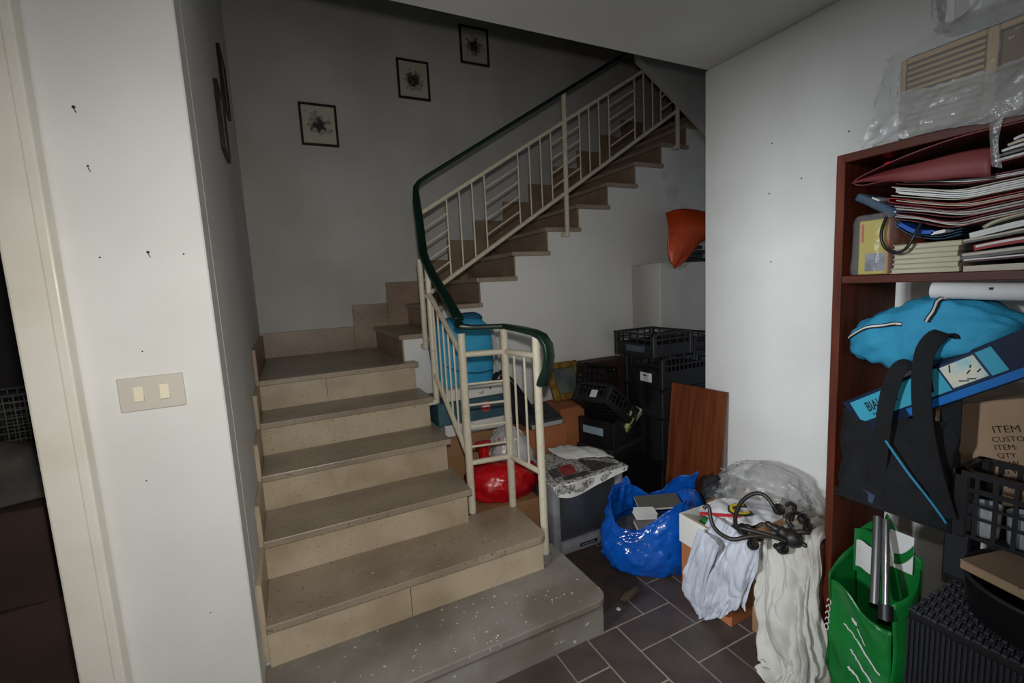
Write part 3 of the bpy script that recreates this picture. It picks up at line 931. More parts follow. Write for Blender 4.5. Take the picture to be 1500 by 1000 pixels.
part('rear_casing', MB().add([(x0 + .004, yf + .08, .012), (x1 - .004, yf + .08, .012), (x1 - .004, yf + .08, zt - .004), (x0 + .004, yf + .08, zt - .004), (x0 + .07, yf + .36, .03), (x1 - .07, yf + .36, .03), (x1 - .07, yf + .36, zt - .08), (x0 + .07, yf + .36, zt - .08)], [(0, 1, 2, 3), (7, 6, 5, 4), (0, 4, 5, 1), (1, 5, 6, 2), (2, 6, 7, 3), (3, 7, 4, 0)]), mat('grey_tv_case', S(104, 106, 108), .5), tv, bevel=.02, seg=3, smooth=40)
lp = part('name_plate', MB().box(1.315, yf - .002, .030, 1.43, yf + .001, .050), M_black, tv)
for i in range(6):
    part('plate_mark', MB().box(1.328 + .015 * i, yf - .0026, .036, 1.337 + .015 * i, yf - .0018, .044), M_tvs, lp)
def news_mat():
    m = mat('newsprint', S(176, 174, 168), .8, S(84, 80, 78), 70, 6, lo=.46, hi=.60)
    return m
zz = zt + .008
rows = [[(1.17, 2.30, zz + .02), (1.30, 2.31, zz + .035), (1.45, 2.29, zz + .025), (1.60, 2.27, zz - .01)],
        [(1.15, 2.17, zz + .015), (1.30, 2.18, zz + .018), (1.45, 2.17, zz + .02), (1.62, 2.14, zz + .008)],
        [(1.14, 2.03, zz + .003), (1.28, 2.03, zz + .004), (1.45, 2.03, zz + .006), (1.64, 2.02, zz + .006)],
        [(1.145, 1.968, zz - .004), (1.28, 1.964, zz - .004), (1.45, 1.966, zz), (1.645, 1.972, zz)],
        [(1.17, 1.960, zz - .055), (1.27, 1.955, zz - .075), (1.45, 1.957, zz - .04), (1.63, 1.965, zz - .015)]]
npq = thing('newspaper', 'crumpled newspaper spread over the top of the television', 'newspaper', (1.40, 2.1, zt + .004))
part('sheet', quilt(rows, 34, 30, .004, 3, 1.3, fine=.004), news_mat(), npq, smooth=60, solid=.0015)
part('margin', quilt([[(r[i][0], r[i][1] - .0035, r[i][2] + .003 - .006 * (k == 1)) for i in range(4)] for k, r in enumerate((rows[3], rows[4]))], 34, 4, .0015, 3, 1.3), M_white, npq, solid=.001)
part('picture_block', quilt([[(1.27, 2.12, zz + .026), (1.36, 2.12, zz + .026)], [(1.255, 2.03, zz + .012), (1.34, 2.03, zz + .013)]], 8, 8), mat('red_newsprint', S(150, 44, 46), .8, S(110, 34, 36), 30), npq, solid=.001)
M_photo = mat('dark_newsprint', S(46, 42, 44), .7, S(88, 80, 78), 40)
part('picture_block', quilt([[(1.20, 2.11, zz + .024), (1.265, 2.115, zz + .026)], [(1.19, 2.035, zz + .011), (1.25, 2.035, zz + .012)]], 6, 8), M_photo, npq, solid=.001)
part('picture_block', quilt([[(1.24, 2.026, zz + .010), (1.40, 2.026, zz + .011)], [(1.235, 1.985, zz + .008), (1.40, 1.985, zz + .010)]], 8, 6), M_photo, npq, solid=.001)
part('picture_block', quilt([[(1.42, 2.14, zz + .028), (1.50, 2.10, zz + .024)], [(1.425, 2.0, zz + .013), (1.60, 2.0, zz + .014)]], 8, 8), M_photo, npq, solid=.001)
part('top_sheet', quilt([[(1.33, 2.33, zz + .055), (1.45, 2.31, zz + .06), (1.6, 2.27, zz + .03)], [(1.34, 2.25, zz + .045), (1.47, 2.22, zz + .055), (1.62, 2.19, zz + .035)], [(1.38, 2.18, zz + .03), (1.5, 2.13, zz + .032), (1.64, 2.08, zz + .02)]], 20, 16, .006, 3, 5.1, fine=.006), M_white, npq, smooth=60, solid=.0012)
# ------------------------------------------------------------------ floor: mat, blue bag, heap by the wall
mp = tag(part('floor_mat', MB().prism([(1.10, 1.53), (1.27, 1.585), (1.40, 1.60), (1.55, 1.95), (1.12, 2.02)], .0006, .004), mat('brown_rubber_mat', S(62, 50, 42), .85, S(50, 40, 34), 9, bump=.2, bscale=30)), 'dark brown worn mat on the floor beside the lowest step', 'mat')
base(mp, (1.3, 1.75, .0006))
rg = sack((1.315, 1.575, .004), .07, .022, .022, [(0, 0), (0, .9), (.4, 1), (.8, .6), (1, .2), (1, 0)], 15, .25, 4, 24, 8, rot=.25)
rg = tag(part('floor_rag', rg, mat('greasy_rag', S(88, 78, 62), .9, S(60, 54, 46), 20), smooth=60), 'small dirty rag on the edge of the brown mat', 'rag')
base(rg, (1.315, 1.575, .004))
cr_ = tag(part('plaster_chip', MB().lathe([(.006, 0), (.011, .003), (.007, .007)], 7, (1.205, 1.528, .0005)), MATS['plaster_crumb']), 'white plaster chip lying on the floor tiles', 'debris')
base(cr_, (1.205, 1.528, .0005))

M_blue = mat('blue_plastic', S(10, 84, 176), .16, S(7, 66, 150), 5, bump=.3, bscale=16, spec=.7)
bl = thing('blue_bag', 'big shiny blue plastic bag full of papers on the floor', 'bag', (1.58, 1.72, .004))
def rim(a): return .30 * math.cos(2 * (a + .46 - 2.75))
part('body', sack((1.585, 1.73, .005), .245, .18, .30, [(0, 0), (0, .55), (.01, .80), (.12, .97), (.35, 1.05), (.6, 1.0), (.8, .93), (.95, .86), (1.02, .83)], 21, .05, 3.0, 90, 46, pw=2.2, rot=-.46, rim=rim, ridge=.7), M_blue, bl, smooth=70, solid=.003)
part('handle', quilt([[(1.50, 1.90, .20), (1.56, 1.905, .20), (1.63, 1.90, .20)], [(1.52, 1.90, .31), (1.565, 1.90, .32), (1.62, 1.90, .29)], [(1.55, 1.90, .395), (1.575, 1.90, .405), (1.60, 1.90, .36)]], 14, 18, .012, 2, 3.3, fine=.008), M_blue, bl, smooth=70, solid=.003)
part('handle', quilt([[(1.66, 1.88, .20), (1.74, 1.84, .22), (1.84, 1.80, .24), (1.95, 1.76, .22)], [(1.66, 1.875, .26), (1.74, 1.84, .29), (1.84, 1.80, .34), (1.95, 1.76, .33)], [(1.67, 1.87, .275), (1.75, 1.83, .31), (1.85, 1.79, .37), (1.96, 1.75, .39)]], 22, 14, .014, 2.4, 7.1, fine=.008), M_blue, bl, smooth=70, solid=.003)
part('spill', sack((1.86, 1.74, .005), .12, .10, .31, [(0, 0), (0, .8), (.1, 1), (.5, .95), (.8, .7), (1, .35), (1.02, 0)], 24, .1, 2.6, 30, 16), M_blue, bl, smooth=70)
for (lab, loc, size, rot, m) in (
        ('white small box on top of the papers inside the blue bag', (1.545, 1.73, .262), (.11, .06, .03), (.2, .1, -.3), M_white),
        ('grey booklet lying in the mouth of the blue bag', (1.53, 1.66, .215), (.15, .13, .02), (.35, .05, -.3), mat('grey_cover', S(96, 94, 96), .5, S(120, 90, 100), 9)),
        ('olive grey flat folder at the back of the blue bag', (1.665, 1.76, .285), (.23, .10, .015), (.25, 0, -.4), mat('olive_cover', S(86, 84, 76), .6))):
    t = thing('paper_pack', lab, 'book', loc, rot, 'papers in the blue bag')
    w, d, h = size
    part('cover', MB().box(-w / 2, -d / 2, h - .002, w / 2, d / 2, h).box(-w / 2, -d / 2, 0, w / 2, d / 2, .002), m, t, local=True)
    part('pages', MB().box(-w / 2 + .002, -d / 2 + .002, .002, w / 2 - .002, d / 2 - .002, h - .002), M_white, t, local=True)
t = tag(part('wooden_offcut', MB().box(1.455, 1.60, .18, 1.58, 1.625, .20), mat('orange_wood', S(176, 120, 62), .5), bevel=.002), 'small orange wooden strip inside the blue bag mouth', 'wood')
base(t, (1.51, 1.61, .18))
fillb = tag(part('paper_bundle', sack((1.585, 1.73, .01), .20, .14, .205, [(0, 0), (0, .8), (.1, 1), (.6, 1), (.9, .9), (1, .7), (1, 0)], 31, .03, 3, 24, 12, rot=-.46), mat('dark_paper_bundle', S(58, 60, 70), .7, S(90, 90, 92), 12), smooth=60), 'dark bundle of papers filling the blue bag', 'papers')
base(fillb, (1.585, 1.73, .01))
dk = tag(part('black_bag', sack((2.03, 1.68, .002), .085, .08, .36, [(0, 0), (0, .8), (.1, 1), (.6, 1), (.85, 1.05), (.97, .8), (1, .4), (1, 0)], 33, .22, 5, 36, 24), M_black2, smooth=60), 'lumpy black plastic bag between the board and the white jersey', 'bag')
base(dk, (2.03, 1.68, .002))

# boxes that carry the heap
carton('storage_box', 'orange brown cardboard box under the draped white shirt', (1.68, 1.345, 0), (.28, .27, .245), M_card2, .0)
gbx = carton('parts_box', 'open white card box with a green thing inside, left of the shirt', (1.665, 1.40, .247), (.25, .18, .135), M_whitebox, -.02, open_top=True)
part('inner_edge', MB().box(-.118, -.083, .006, -.105, .083, .132), mat('tan_card', S(186, 160, 120), .8), gbx, local=True)
gr = tag(part('green_cushion', sack((1.645, 1.39, .258), .07, .07, .115, [(0, 0), (0, .9), (.5, 1), (.9, .7), (1, .3), (1, 0)], 35, .06, 3, 24, 12), mat('green_cloth', S(28, 116, 48), .7), smooth=60), 'green cloth ball inside the open white box', 'cloth')
base(gr, (1.645, 1.39, .258))
carton('storage_box', 'cardboard box hidden below the cream sheet', (1.74, 1.06, 0), (.28, .20, .44), M_card, .0)
carton('storage_box', 'cardboard box by the wall under the clear plastic bag', (2.04, 1.40, 0), (.34, .46, .30), M_card, .0)
# white jersey with yellow letter
jr = thing('white_jersey', 'white jersey with a yellow letter and red stripe on top of the heap', 'clothing', (1.66, 1.40, .39))
zj = .398
part('cloth', quilt([[(1.62, 1.46, zj - .01), (1.72, 1.45, zj + .02), (1.82, 1.40, zj + .02), (1.92, 1.30, zj + .02)],
                     [(1.60, 1.41, zj + .005), (1.66, 1.36, zj + .02), (1.74, 1.31, zj + .03), (1.86, 1.22, zj + .03)],
                     [(1.59, 1.30, zj - .01), (1.62, 1.27, zj + .01), (1.67, 1.22, zj + .02), (1.78, 1.15, zj + .03)]], 40, 36, .004, 3, 2.2, fine=.002, crump=.010, cs=5), mat('white_cotton', S(212, 212, 214), .85, S(196, 196, 200), 8, bump=.15, bscale=120), jr, smooth=70, solid=.003)
yl = mat('yellow_print', S(196, 176, 28), .6)
lt_ = lettering('C', M_ink, jr, (1.625, 1.275, zj + .044), (.88, -.47, .05), (.47, .86, .06), .125, .004, bold=.007)
lt2 = lettering('C', yl, lt_, (1.628, 1.277, zj + .048), (.88, -.47, .05), (.47, .86, .06), .118, .004, bold=.0005)
part('red_stripe', MB().sweep(spline([(1.57, 1.40, zj + .016), (1.62, 1.33, zj + .026), (1.67, 1.27, zj + .034)], 8), (.6, .8, .2), .018, .003), mat('red_stripe', S(190, 40, 52), .7), jr)
# draped shirt
M_shirt = mat('bluish_white_cotton', S(182, 186, 195), .9, S(162, 166, 176), 7, bump=.2, bscale=140)
rowsS = [[at(1040, 752, 'z', .42), at(1062, 765, 'z', .43), at(1085, 780, 'z', .44), at(1112, 795, 'z', .45)],
         [at(1020, 800, 'x', 1.512), at(1045, 805, 'x', 1.49), at(1075, 812, 'x', 1.50), at(1112, 815, 'x', 1.53)],
         [at(1008, 840, 'x', 1.505), at(1036, 845, 'x', 1.48), at(1070, 850, 'x', 1.485), at(1108, 838, 'x', 1.53)],
         [at(1003, 870, 'x', 1.50), at(1032, 880, 'x', 1.475), at(1062, 885, 'x', 1.478), at(1098, 858, 'x', 1.52)],
         [at(1015, 878, 'x', 1.50), at(1030, 905, 'x', 1.475), at(1060, 902, 'x', 1.478), at(1085, 882, 'x', 1.515)]]
sh = thing('white_shirt', 'crumpled bluish white shirt hanging over the orange brown box', 'clothing', (1.55, 1.25, .3))
part('body', quilt(rowsS, 70, 60, .006, 2.2, 1.7, fine=.0015, crump=.032, cs=5.5), M_shirt, sh, smooth=75, solid=.003)
rowsS2 = [[at(1022, 775, 'z', .40), at(1040, 785, 'z', .40), at(1052, 800, 'z', .40)],
          [at(1002, 835, 'x', 1.49), at(1018, 842, 'x', 1.475), at(1036, 850, 'x', 1.47)],
          [at(1001, 868, 'x', 1.49), at(1014, 880, 'x', 1.47), at(1030, 890, 'x', 1.465)],
          [at(1016, 880, 'x', 1.49), at(1024, 905, 'x', 1.47), at(1036, 900, 'x', 1.465)]]
part('sleeve', quilt(rowsS2, 28, 40, .005, 1.6, 5.2, fine=.0015, crump=.016, cs=4), M_shirt, sh, smooth=75, solid=.003)
# cream sheet
M_sheet = mat('cream_sheet_cloth', S(194, 192, 184), .9, S(148, 140, 125), 5, lo=.48, hi=.72, bump=.2, bscale=140)
rowsC = [[(1.86, 1.15, .450), (1.86, 1.08, .455), (1.86, 1.0, .455), (1.88, .93, .45)],
         [at(1100, 795, 'x', 1.60), at(1135, 788, 'x', 1.60), at(1170, 785, 'x', 1.60), at(1204, 780, 'x', 1.585)],
         [at(1108, 845, 'x', 1.555), at(1140, 845, 'x', 1.53), at(1175, 840, 'x', 1.54), at(1204, 835, 'x', 1.57)],
         [at(1100, 885, 'x', 1.53), at(1135, 895, 'x', 1.49), at(1175, 890, 'x', 1.50), at(1206, 880, 'x', 1.565)],
         [at(1108, 930, 'x', 1.50), at(1140, 945, 'x', 1.46), at(1180, 940, 'x', 1.48), at(1212, 930, 'x', 1.56)],
         [at(1128, 968, 'x', 1.475), at(1150, 985, 'x', 1.45), at(1185, 985, 'x', 1.47), at(1213, 980, 'x', 1.56)],
         [(1.44, 1.01, .006), (1.40, .93, .010), (1.43, .86, .012), (1.56, .86, .012)]]
cs = tag(part('cream_sheet', quilt(rowsC, 80, 110, .007, 2.2, 2.6, fine=.0015, crump=.042, cs=6.0), M_sheet, smooth=75, solid=.003), 'cream bed sheet hanging in folds beside the bookcase', 'sheet')
base(cs, (1.5, .95, .004))
# clear plastic bag
cb = tag(part('clear_plastic_bag', sack((2.0, 1.40, .302), .17, .21, .24, [(0, 0), (0, .85), (.1, 1), (.45, .95), (.8, .75), (.97, .4), (1, .15), (1, 0)], 41, .14, 3.4, 70, 40, ridge=.75), M_film2, smooth=60), 'crumpled clear plastic bag behind the iron chandelier', 'bag')
base(cb, (2.0, 1.40, .302))

# iron chandelier lying on the heap
PQ, PN = Vector((1.56, 1.03, .565)), Vector((-.50, -.42, .76)).normalized()
def ap(px, py, off=0.0):
    d = _F + _R * ((px - 750) / 673.53543) - _U * ((py - 500) / 673.53543)
    return CAMP + d * ((PQ - CAMP).dot(PN) / d.dot(PN)) + PN * off
ch = thing('iron_chandelier', 'black wrought iron chandelier with scrolled arms lying on the clothes', 'chandelier', tuple(ap(1150, 785, -.03)))
hubA, hubB = ap(1130, 770), ap(1168, 792)
ax_ = (hubB - hubA).normalized()
hl = (hubB - hubA).length
part('hub', MB().lathe([(.004, -hl * .25), (.012, -hl * .15), (.010, 0), (.016, hl * .1), (.014, hl * .25), (.022, hl * .35), (.020, hl * .45), (.028, hl * .6), (.034, hl * .75), (.030, hl * 1.0), (.018, hl * 1.15), (.008, hl * 1.2), (.008, hl * 1.32), (.003, hl * 1.36)], 20, hubA, ax_), M_iron, ch, smooth=45)
arms = [
    ([(1155, 788), (1120, 786), (1098, 787), (1075, 790), (1058, 782), (1046, 770), (1041, 757), (1039, 745), (1035, 742), (1031, 746)], 0.0),
    ([(1150, 795), (1125, 788), (1098, 781), (1082, 775), (1077, 766), (1079, 750), (1088, 735), (1105, 727), (1120, 731), (1130, 742), (1136, 751), (1143, 753), (1146, 748)], .02),
    ([(1160, 775), (1153, 768), (1154, 760), (1160, 755), (1168, 753), (1176, 756), (1180, 762), (1176, 766), (1170, 763)], .02),
    ([(1160, 785), (1170, 782), (1180, 783), (1190, 782), (1193, 775), (1188, 771), (1181, 773), (1182, 778)], .012),
    ([(1158, 762), (1163, 750), (1163, 742), (1157, 737), (1152, 739)], .0),
    ([(1150, 793), (1145, 800), (1140, 804), (1135, 800), (1138, 796)], .0)]
for q, off in arms:
    pts = spline([ap(x, y, off + .012 * math.sin(i)) for i, (x, y) in enumerate(q)], 40)
    a = part('arm', MB().tube(pts, [lerp(.0088, .0065, i / 40) for i in range(41)], 8), M_iron, ch, smooth=60)
for (x, y, off) in ((1146, 803, .0), (1103, 797, .0), (1088, 777, .015), (1140, 749, .02), (1176, 763, .02), (1185, 776, .012)):
    c = ap(x, y, off)
    part('candle_cup', MB().lathe([(.008, -.012), (.019, -.009), (.021, .006), (.017, .012), (.012, .004)], 14, c, tuple(PN + Vector((.2, -.3, 0)))), M_iron, ch, smooth=50)
# ------------------------------------------------------------------ bookcase
BX0, BX1, BY0, BY1, BZ = 1.60, 1.935, .865, -.02, 1.82
bc = thing('bookcase', 'dark mahogany open bookcase crammed with folders and bags against the right wall', 'bookcase', (1.76, .42, 0))
TH = .025
part('side_panel', MB().box(BX0, BY0, 0, BX1, BY0 + TH, BZ), M_shelf, bc, bevel=.002)
part('side_panel', MB().box(BX0, BY1 - TH, 0, BX1, BY1, BZ), M_shelf, bc, bevel=.002)
part('top_board', MB().box(BX0, BY1, BZ - .026, BX1, BY0, BZ), M_shelfh, bc, bevel=.002)
S1, S2 = 1.445, .742
part('shelf', MB().box(BX0 + .003, BY1, S1 - .024, BX1, BY0, S1), M_shelfh, bc, bevel=.002)
part('shelf', MB().box(BX0 + .003, BY1, S2 - .018, BX1, BY0, S2), mat('dark_shelf', S(40, 28, 26), .25), bc, bevel=.002)
part('shelf', MB().box(BX0 + .003, BY1, .02, BX1, BY0, .045), M_shelfh, bc, bevel=.002)
part('back_panel', MB().box(BX1 - .006, BY1, S1, BX1, BY0, BZ - .026), mat('dark_back_board', S(46, 28, 22), .7), bc)

def strip(path, w, h, xc, m, parent, name, dx=0.0):
    """thin sheet lying in the shelf; path = [(y, z)], deep along x"""
    return part(name, MB().sweep(spline([(xc + dx * i, y, z) for i, (y, z) in enumerate(path)], 22), (1, 0, 0), w, h), m, parent, smooth=50)

M_fold = mat('maroon_folder', S(122, 30, 38), .5, S(96, 22, 30), 6)
M_fold2 = mat('faded_maroon_folder', S(128, 62, 62), .55, S(112, 40, 44), 5)
M_fold3 = mat('red_folder', S(150, 24, 28), .45)
M_sheaf = mat('sheaf_paper', S(196, 192, 182), .8, S(150, 146, 138), 30, stretch=(1, 1, 40))
M_paper = mat('old_paper', S(202, 194, 174), .8, S(184, 174, 152), 10)
M_grey = mat('grey_newsprint', S(128, 126, 124), .8, S(90, 88, 88), 14)

def folder(label, path, depth, xc, mcov, thick, mpap=None, fold=True, cat='folder'):
    """card cover bent round a sheaf of sheets; path runs from the far fold to the near edge along the underside"""
    t = thing('card_folder', label, cat, (xc, path[0][0] - .1, path[0][1]), group='folders on the upper shelf')
    y0, z0 = path[0]
    low = [(y, z) for y, z in path]
    top = [(y - .004 * 0, z + thick) for y, z in path]
    if fold:
        wrap = top[::-1] + [(y0 + thick * .45, z0 + thick * .5)] + low
        part('cover', MB().sweep(spline([(xc, y, z) for y, z in wrap], 40), (1, 0, 0), depth, .0022), mcov, t, smooth=60)
    else:
        strip(low, depth, .002, xc, mcov, t, 'cover')
        strip(top, depth, .002, xc, mcov, t, 'cover')
    n = max(2, int(thick / .006))
    for i in range(n):
        f = (i + .5) / n
        strip([(y - .006 - .010 * random.random(), z + .002 + (thick - .004) * f) for y, z in path], depth - .012, (thick - .006) / n * .8, xc - .002 + .004 * random.random(), mpap or M_sheaf, t, 'sheaf')
    return t

xc = 1.765
# booklets
for i in range(6):
    y0, y1 = .732 + random.uniform(-.006, .006), .588 + random.uniform(-.006, .004)
    z = S1 + .0015 + i * .0138
    b = thing('booklet', ['thick cream booklet at the bottom of the neat stack on the upper shelf', 'cream booklet second from the bottom of the neat stack', 'cream booklet third from the bottom of the neat stack', 'cream booklet fourth from the bottom of the neat stack', 'cream booklet next to the top of the neat stack', 'cream booklet on top of the neat stack, under the blue plastic folder'][i], 'booklet', (xc, .66, z), group='booklets on the upper shelf')
    part('pages', MB().box(1.617, y1, z + .0016, 1.85, y0, z + .0116), mat('cream_pages', S(196, 190, 166), .8, S(176, 168, 142), 14, stretch=(1, 1, 60)), b)
    part('cover', MB().box(1.612, y1 - .002, z, 1.853, y0 + .002, z + .0016).box(1.612, y1 - .002, z + .0116, 1.853, y0 + .002, z + .0132), mat('cream_cover', S(178, 172, 148), .7), b)
# yellow pack in cellophane
yb = thing('yellow_book_pack', 'yellow and orange book wrapped in cellophane at the left end of the upper shelf', 'book', (1.7, .79, S1 + .001))
part('book', MB().box(1.615, .747, S1 + .002, 1.82, .826, S1 + .165), mat('yellow_print', S(206, 160, 70), .4, S(214, 186, 110), 5), yb, bevel=.003)
part('orange_spine', MB().box(1.612, .744, S1 + .002, 1.822, .7465, S1 + .163), mat('orange_print', S(200, 96, 30), .4), yb)
part('red_mark', MB().box(1.6136, .812, S1 + .10, 1.6148, .818, S1 + .155), mat('red_mark', S(190, 50, 40), .5), yb)
part('picture', MB().box(1.6136, .752, S1 + .012, 1.6148, .806, S1 + .066), mat('grey_blue_picture', S(150, 152, 162), .5, S(90, 92, 112), 30), yb)
part('cellophane', sack((1.705, .793, S1 + .0015), .112, .056, .18, [(0, 0), (0, .9), (.03, 1), (.5, 1), (.95, .95), (1, .7), (1, 0)], 44, .03, 4, 30, 16, pw=5), M_film, yb, smooth=60)
# blue plastic folder and small blue bag end
bf = thing('blue_plastic_folder', 'transparent blue plastic folder bent between the red folders and the booklets', 'folder', (xc, .67, 1.535))
M_bfilm = mat('blue_clear_plastic', S(70, 104, 130), .15, S(40, 70, 100), 8, alpha=.85, spec=.8)
for i, o in enumerate((0, .007, .014)):
    strip([(.742, 1.588 + o * 1.4), (.70, 1.555 + o), (.64, 1.537 + o), (.59, 1.545 + o)], .26, .002, xc, M_bfilm, bf, 'leaf')
part('blue_card', MB().sweep(spline([(1.64, .72, 1.588), (1.64, .68, 1.562), (1.64, .64, 1.556)], 10), (1, 0, 0), .06, .010), mat('strong_blue', S(24, 84, 176), .4), bf)
part('white_scrap', MB().sweep(spline([(1.635, .645, 1.552), (1.635, .615, 1.556)], 6), (1, 0, 0), .05, .008), M_white, bf)
bn = thing('blue_plastic_roll', 'rolled end of a blue and white plastic packet left of the red folders', 'packet', (1.68, .80, 1.645))
part('wrapper', MB().sweep(spline([(1.70, .842, 1.688), (1.70, .815, 1.672), (1.70, .775, 1.645), (1.70, .735, 1.618)], 12), (1, 0, 0), .16, .024), mat('steel_blue_plastic', S(74, 92, 108), .2, S(34, 60, 100), 14, spec=.8), bn, bevel=.006, seg=2, smooth=50)
part('white_label', MB().sweep(spline([(1.66, .795, 1.676), (1.66, .775, 1.664)], 4), (1, 0, 0), .09, .004), M_white, bn)
# red folders
folder('maroon folder lowest of the red pile, sagging at its right end', [(.765, 1.612), (.69, 1.592), (.61, 1.565), (.545, 1.572), (.42, 1.59)], .29, xc, M_fold, .014)
folder('maroon folder second from the bottom of the red pile', [(.758, 1.632), (.68, 1.612), (.60, 1.590), (.53, 1.594), (.40, 1.61)], .28, xc, M_fold, .016)
folder('maroon folder third in the red pile with worn edge', [(.752, 1.655), (.68, 1.634), (.60, 1.614), (.52, 1.618), (.38, 1.63)], .27, xc, M_fold3, .012, M_paper)
folder('buff folder of white papers under the big faded red folder', [(.75, 1.674), (.68, 1.655), (.60, 1.636), (.52, 1.64), (.36, 1.65)], .28, xc, M_paper, .024, M_white, fold=False)
folder('maroon folder right under the big faded red folder', [(.735, 1.704), (.67, 1.690), (.58, 1.674), (.48, 1.674), (.36, 1.68)], .27, xc, M_fold, .012, M_white)
tf = thing('card_folder', 'big faded red folder bulging on top of the pile under the bookcase top', 'folder', (xc, .68, 1.70), group='folders on the upper shelf')
part('cover', MB().sweep(spline([(1.745, .40, 1.79), (1.745, .50, 1.792), (1.745, .60, 1.79), (1.745, .70, 1.775), (1.745, .79, 1.752), (1.745, .838, 1.732), (1.745, .815, 1.716), (1.745, .74, 1.716), (1.745, .62, 1.703), (1.745, .50, 1.71), (1.745, .40, 1.72)], 60), (1, 0, 0), .29, .0025), M_fold2, tf, smooth=60)
def flapf(u, v):
    y = lerp(.845, .53, u)
    z = 1.728 + .045 * math.sin(u * 1.5) * (v ** .7) - .052 * u + .002 * math.sin(9 * u)
    return Vector((1.602 - .012 * math.sin(math.pi * v) + .02 * v, y, z + .028 * v * (u ** .5)))
part('flap', MB().surf(flapf, 24, 10), M_fold2, tf, smooth=70, solid=.002)
for i in range(5):
    strip([(.54 - .01 * i, 1.715 + .011 * i), (.47, 1.722 + .011 * i), (.36, 1.728 + .011 * i)], .27, .006, 1.757, [M_white, M_grey, M_white, M_paper, M_white][i], tf, 'sheaf')
# right-hand pile
for i, (lab, z, th, mm, ya) in enumerate((
        ('buff booklet with brown edge at the bottom of the right pile', 1.447, .022, M_paper, .578),
        ('dark maroon folder low in the right pile', 1.471, .010, mat('dark_maroon', S(70, 26, 36), .5), .582),
        ('grey newspaper bundle in the right pile', 1.483, .018, M_grey, .585),
        ('bright red folder in the right pile', 1.503, .016, M_fold3, .560),
        ('grey plastic folder in the right pile', 1.521, .012, M_grey, .588),
        ('bundle of white papers in the right pile', 1.535, .016, M_white, .57),
        ('olive grey folder on top of the right pile', 1.553, .010, mat('olive_folder', S(124, 122, 96), .6), .545))):
    t = thing('paper_bundle', lab, 'papers', (xc, .5, z), group='right pile on the upper shelf')
    path = [(ya, z + .002), (.52, z + .003 + .002 * i), (.46, z + .004 + .004 * i), (.34, z + .005 + .006 * i)]
    strip(path, .28, th * .92, xc, mm, t, 'cover')
    strip([(y - .004, zz_ + th * .2) for y, zz_ in path], .284, th * .35, xc, M_white if i % 2 else M_paper, t, 'sheets')
# black cable loop, red cap
cbp = spline([(1.60, .748, 1.612), (1.585, .752, 1.565), (1.585, .742, 1.525), (1.583, .715, 1.507), (1.583, .69, 1.515), (1.585, .672, 1.55), (1.60, .664, 1.585)], 30)
cbo = tag(part('black_cable', MB().tube(cbp, .0042, 8), M_black, smooth=60), 'black cable looping down in front of the booklets', 'cable')
base(cbo, (1.585, .71, 1.507))
rcap = tag(part('red_ball', MB().lathe([(.004, -.013), (.011, -.009), (.013, 0), (.011, .009), (.004, .013)], 14, (1.70, .795, 1.775)), mat('red_shiny', S(190, 26, 20), .3), smooth=70), 'small red ball behind the big folder', 'ball')
base(rcap, (1.70, .795, 1.762))

# ------------------------------------------------------------------ middle compartment
rt = thing('paper_roll', 'white rolled poster lying under the upper shelf', 'roll', (1.63, .4, 1.37))
part('roll', MB().tube([(1.605, .632, 1.397), (1.63, .10, 1.378)], .022, 24), M_white, rt, smooth=50)
part('print_mark', MB().box(1.585, .505, 1.398, 1.5865, .512, 1.404), M_ink, rt)
wp = tag(part('white_card_sheet', MB().box(1.80, .34, 1.13, 1.806, .56, 1.40), M_white, bevel=.001), 'white card sheet behind the turquoise sports bag', 'card')
base(wp, (1.80, .45, 1.13))

sb = thing('sports_bag', 'turquoise sports bag with a white striped zip stuffed in the bookcase', 'bag', (1.66, .66, 1.12))
def bagf(u, v):
    # flattened bag: u round the section, v along its length (y)
    y = lerp(.845, .455, v)
    sw_ = math.sin(math.pi * min(max(v, .0), 1)) ** .26
    a = 2 * math.pi * u
    hz = lerp(.078, .108, min(1, v * 1.6)) * (1 if v < .6 else lerp(1, .62, (v - .6) / .4)) * max(sw_, .02)
    zc = lerp(1.225, 1.285, v) + .022 * math.sin(v * 3.1)
    hx = .105 * max(sw_, .02)
    n = nz((math.cos(a) * 1.6, y * 9, math.sin(a) * 1.6), 1.3, 5.5) * .018 + (abs(nz((math.cos(a) * 2, y * 16, math.sin(a) * 2), 1.2, 2.2)) - .2) * .02
    sgn = lambda t: math.copysign(abs(t) ** .8, t)
    return Vector((1.665 + (hx + n) * sgn(math.cos(a)), y, zc + (hz + n) * sgn(math.sin(a))))
part('body', MB().surf(bagf, 40, 40, cu=True), M_tealcloth, sb, smooth=75)
def onbag(v, u, o=.004):
    p = bagf(u, v)
    return p + Vector((-o, 0, o * .3))
zp = [onbag(.02 + .40 * i / 12, .45 - .02 * math.sin(i * .3), .005) for i in range(13)]
part('zip_tape', MB().sweep(zp, (.3, 0, 1), .012, .002), M_ink, sb)
part('zip', MB().sweep([p + Vector((-.0018, 0, .0008)) for p in zp], (.3, 0, 1), .005, .002), M_white, sb)
zp = [onbag(.56 + .012 * i, .46 - .02 * i, .006) for i in range(7)]
part('zip_tape', MB().sweep(zp, (.3, .6, .6), .014, .002), M_ink, sb)
part('zip', MB().sweep([p + Vector((-.0018, 0, .0008)) for p in zp], (.3, .6, .6), .005, .002), M_white, sb)

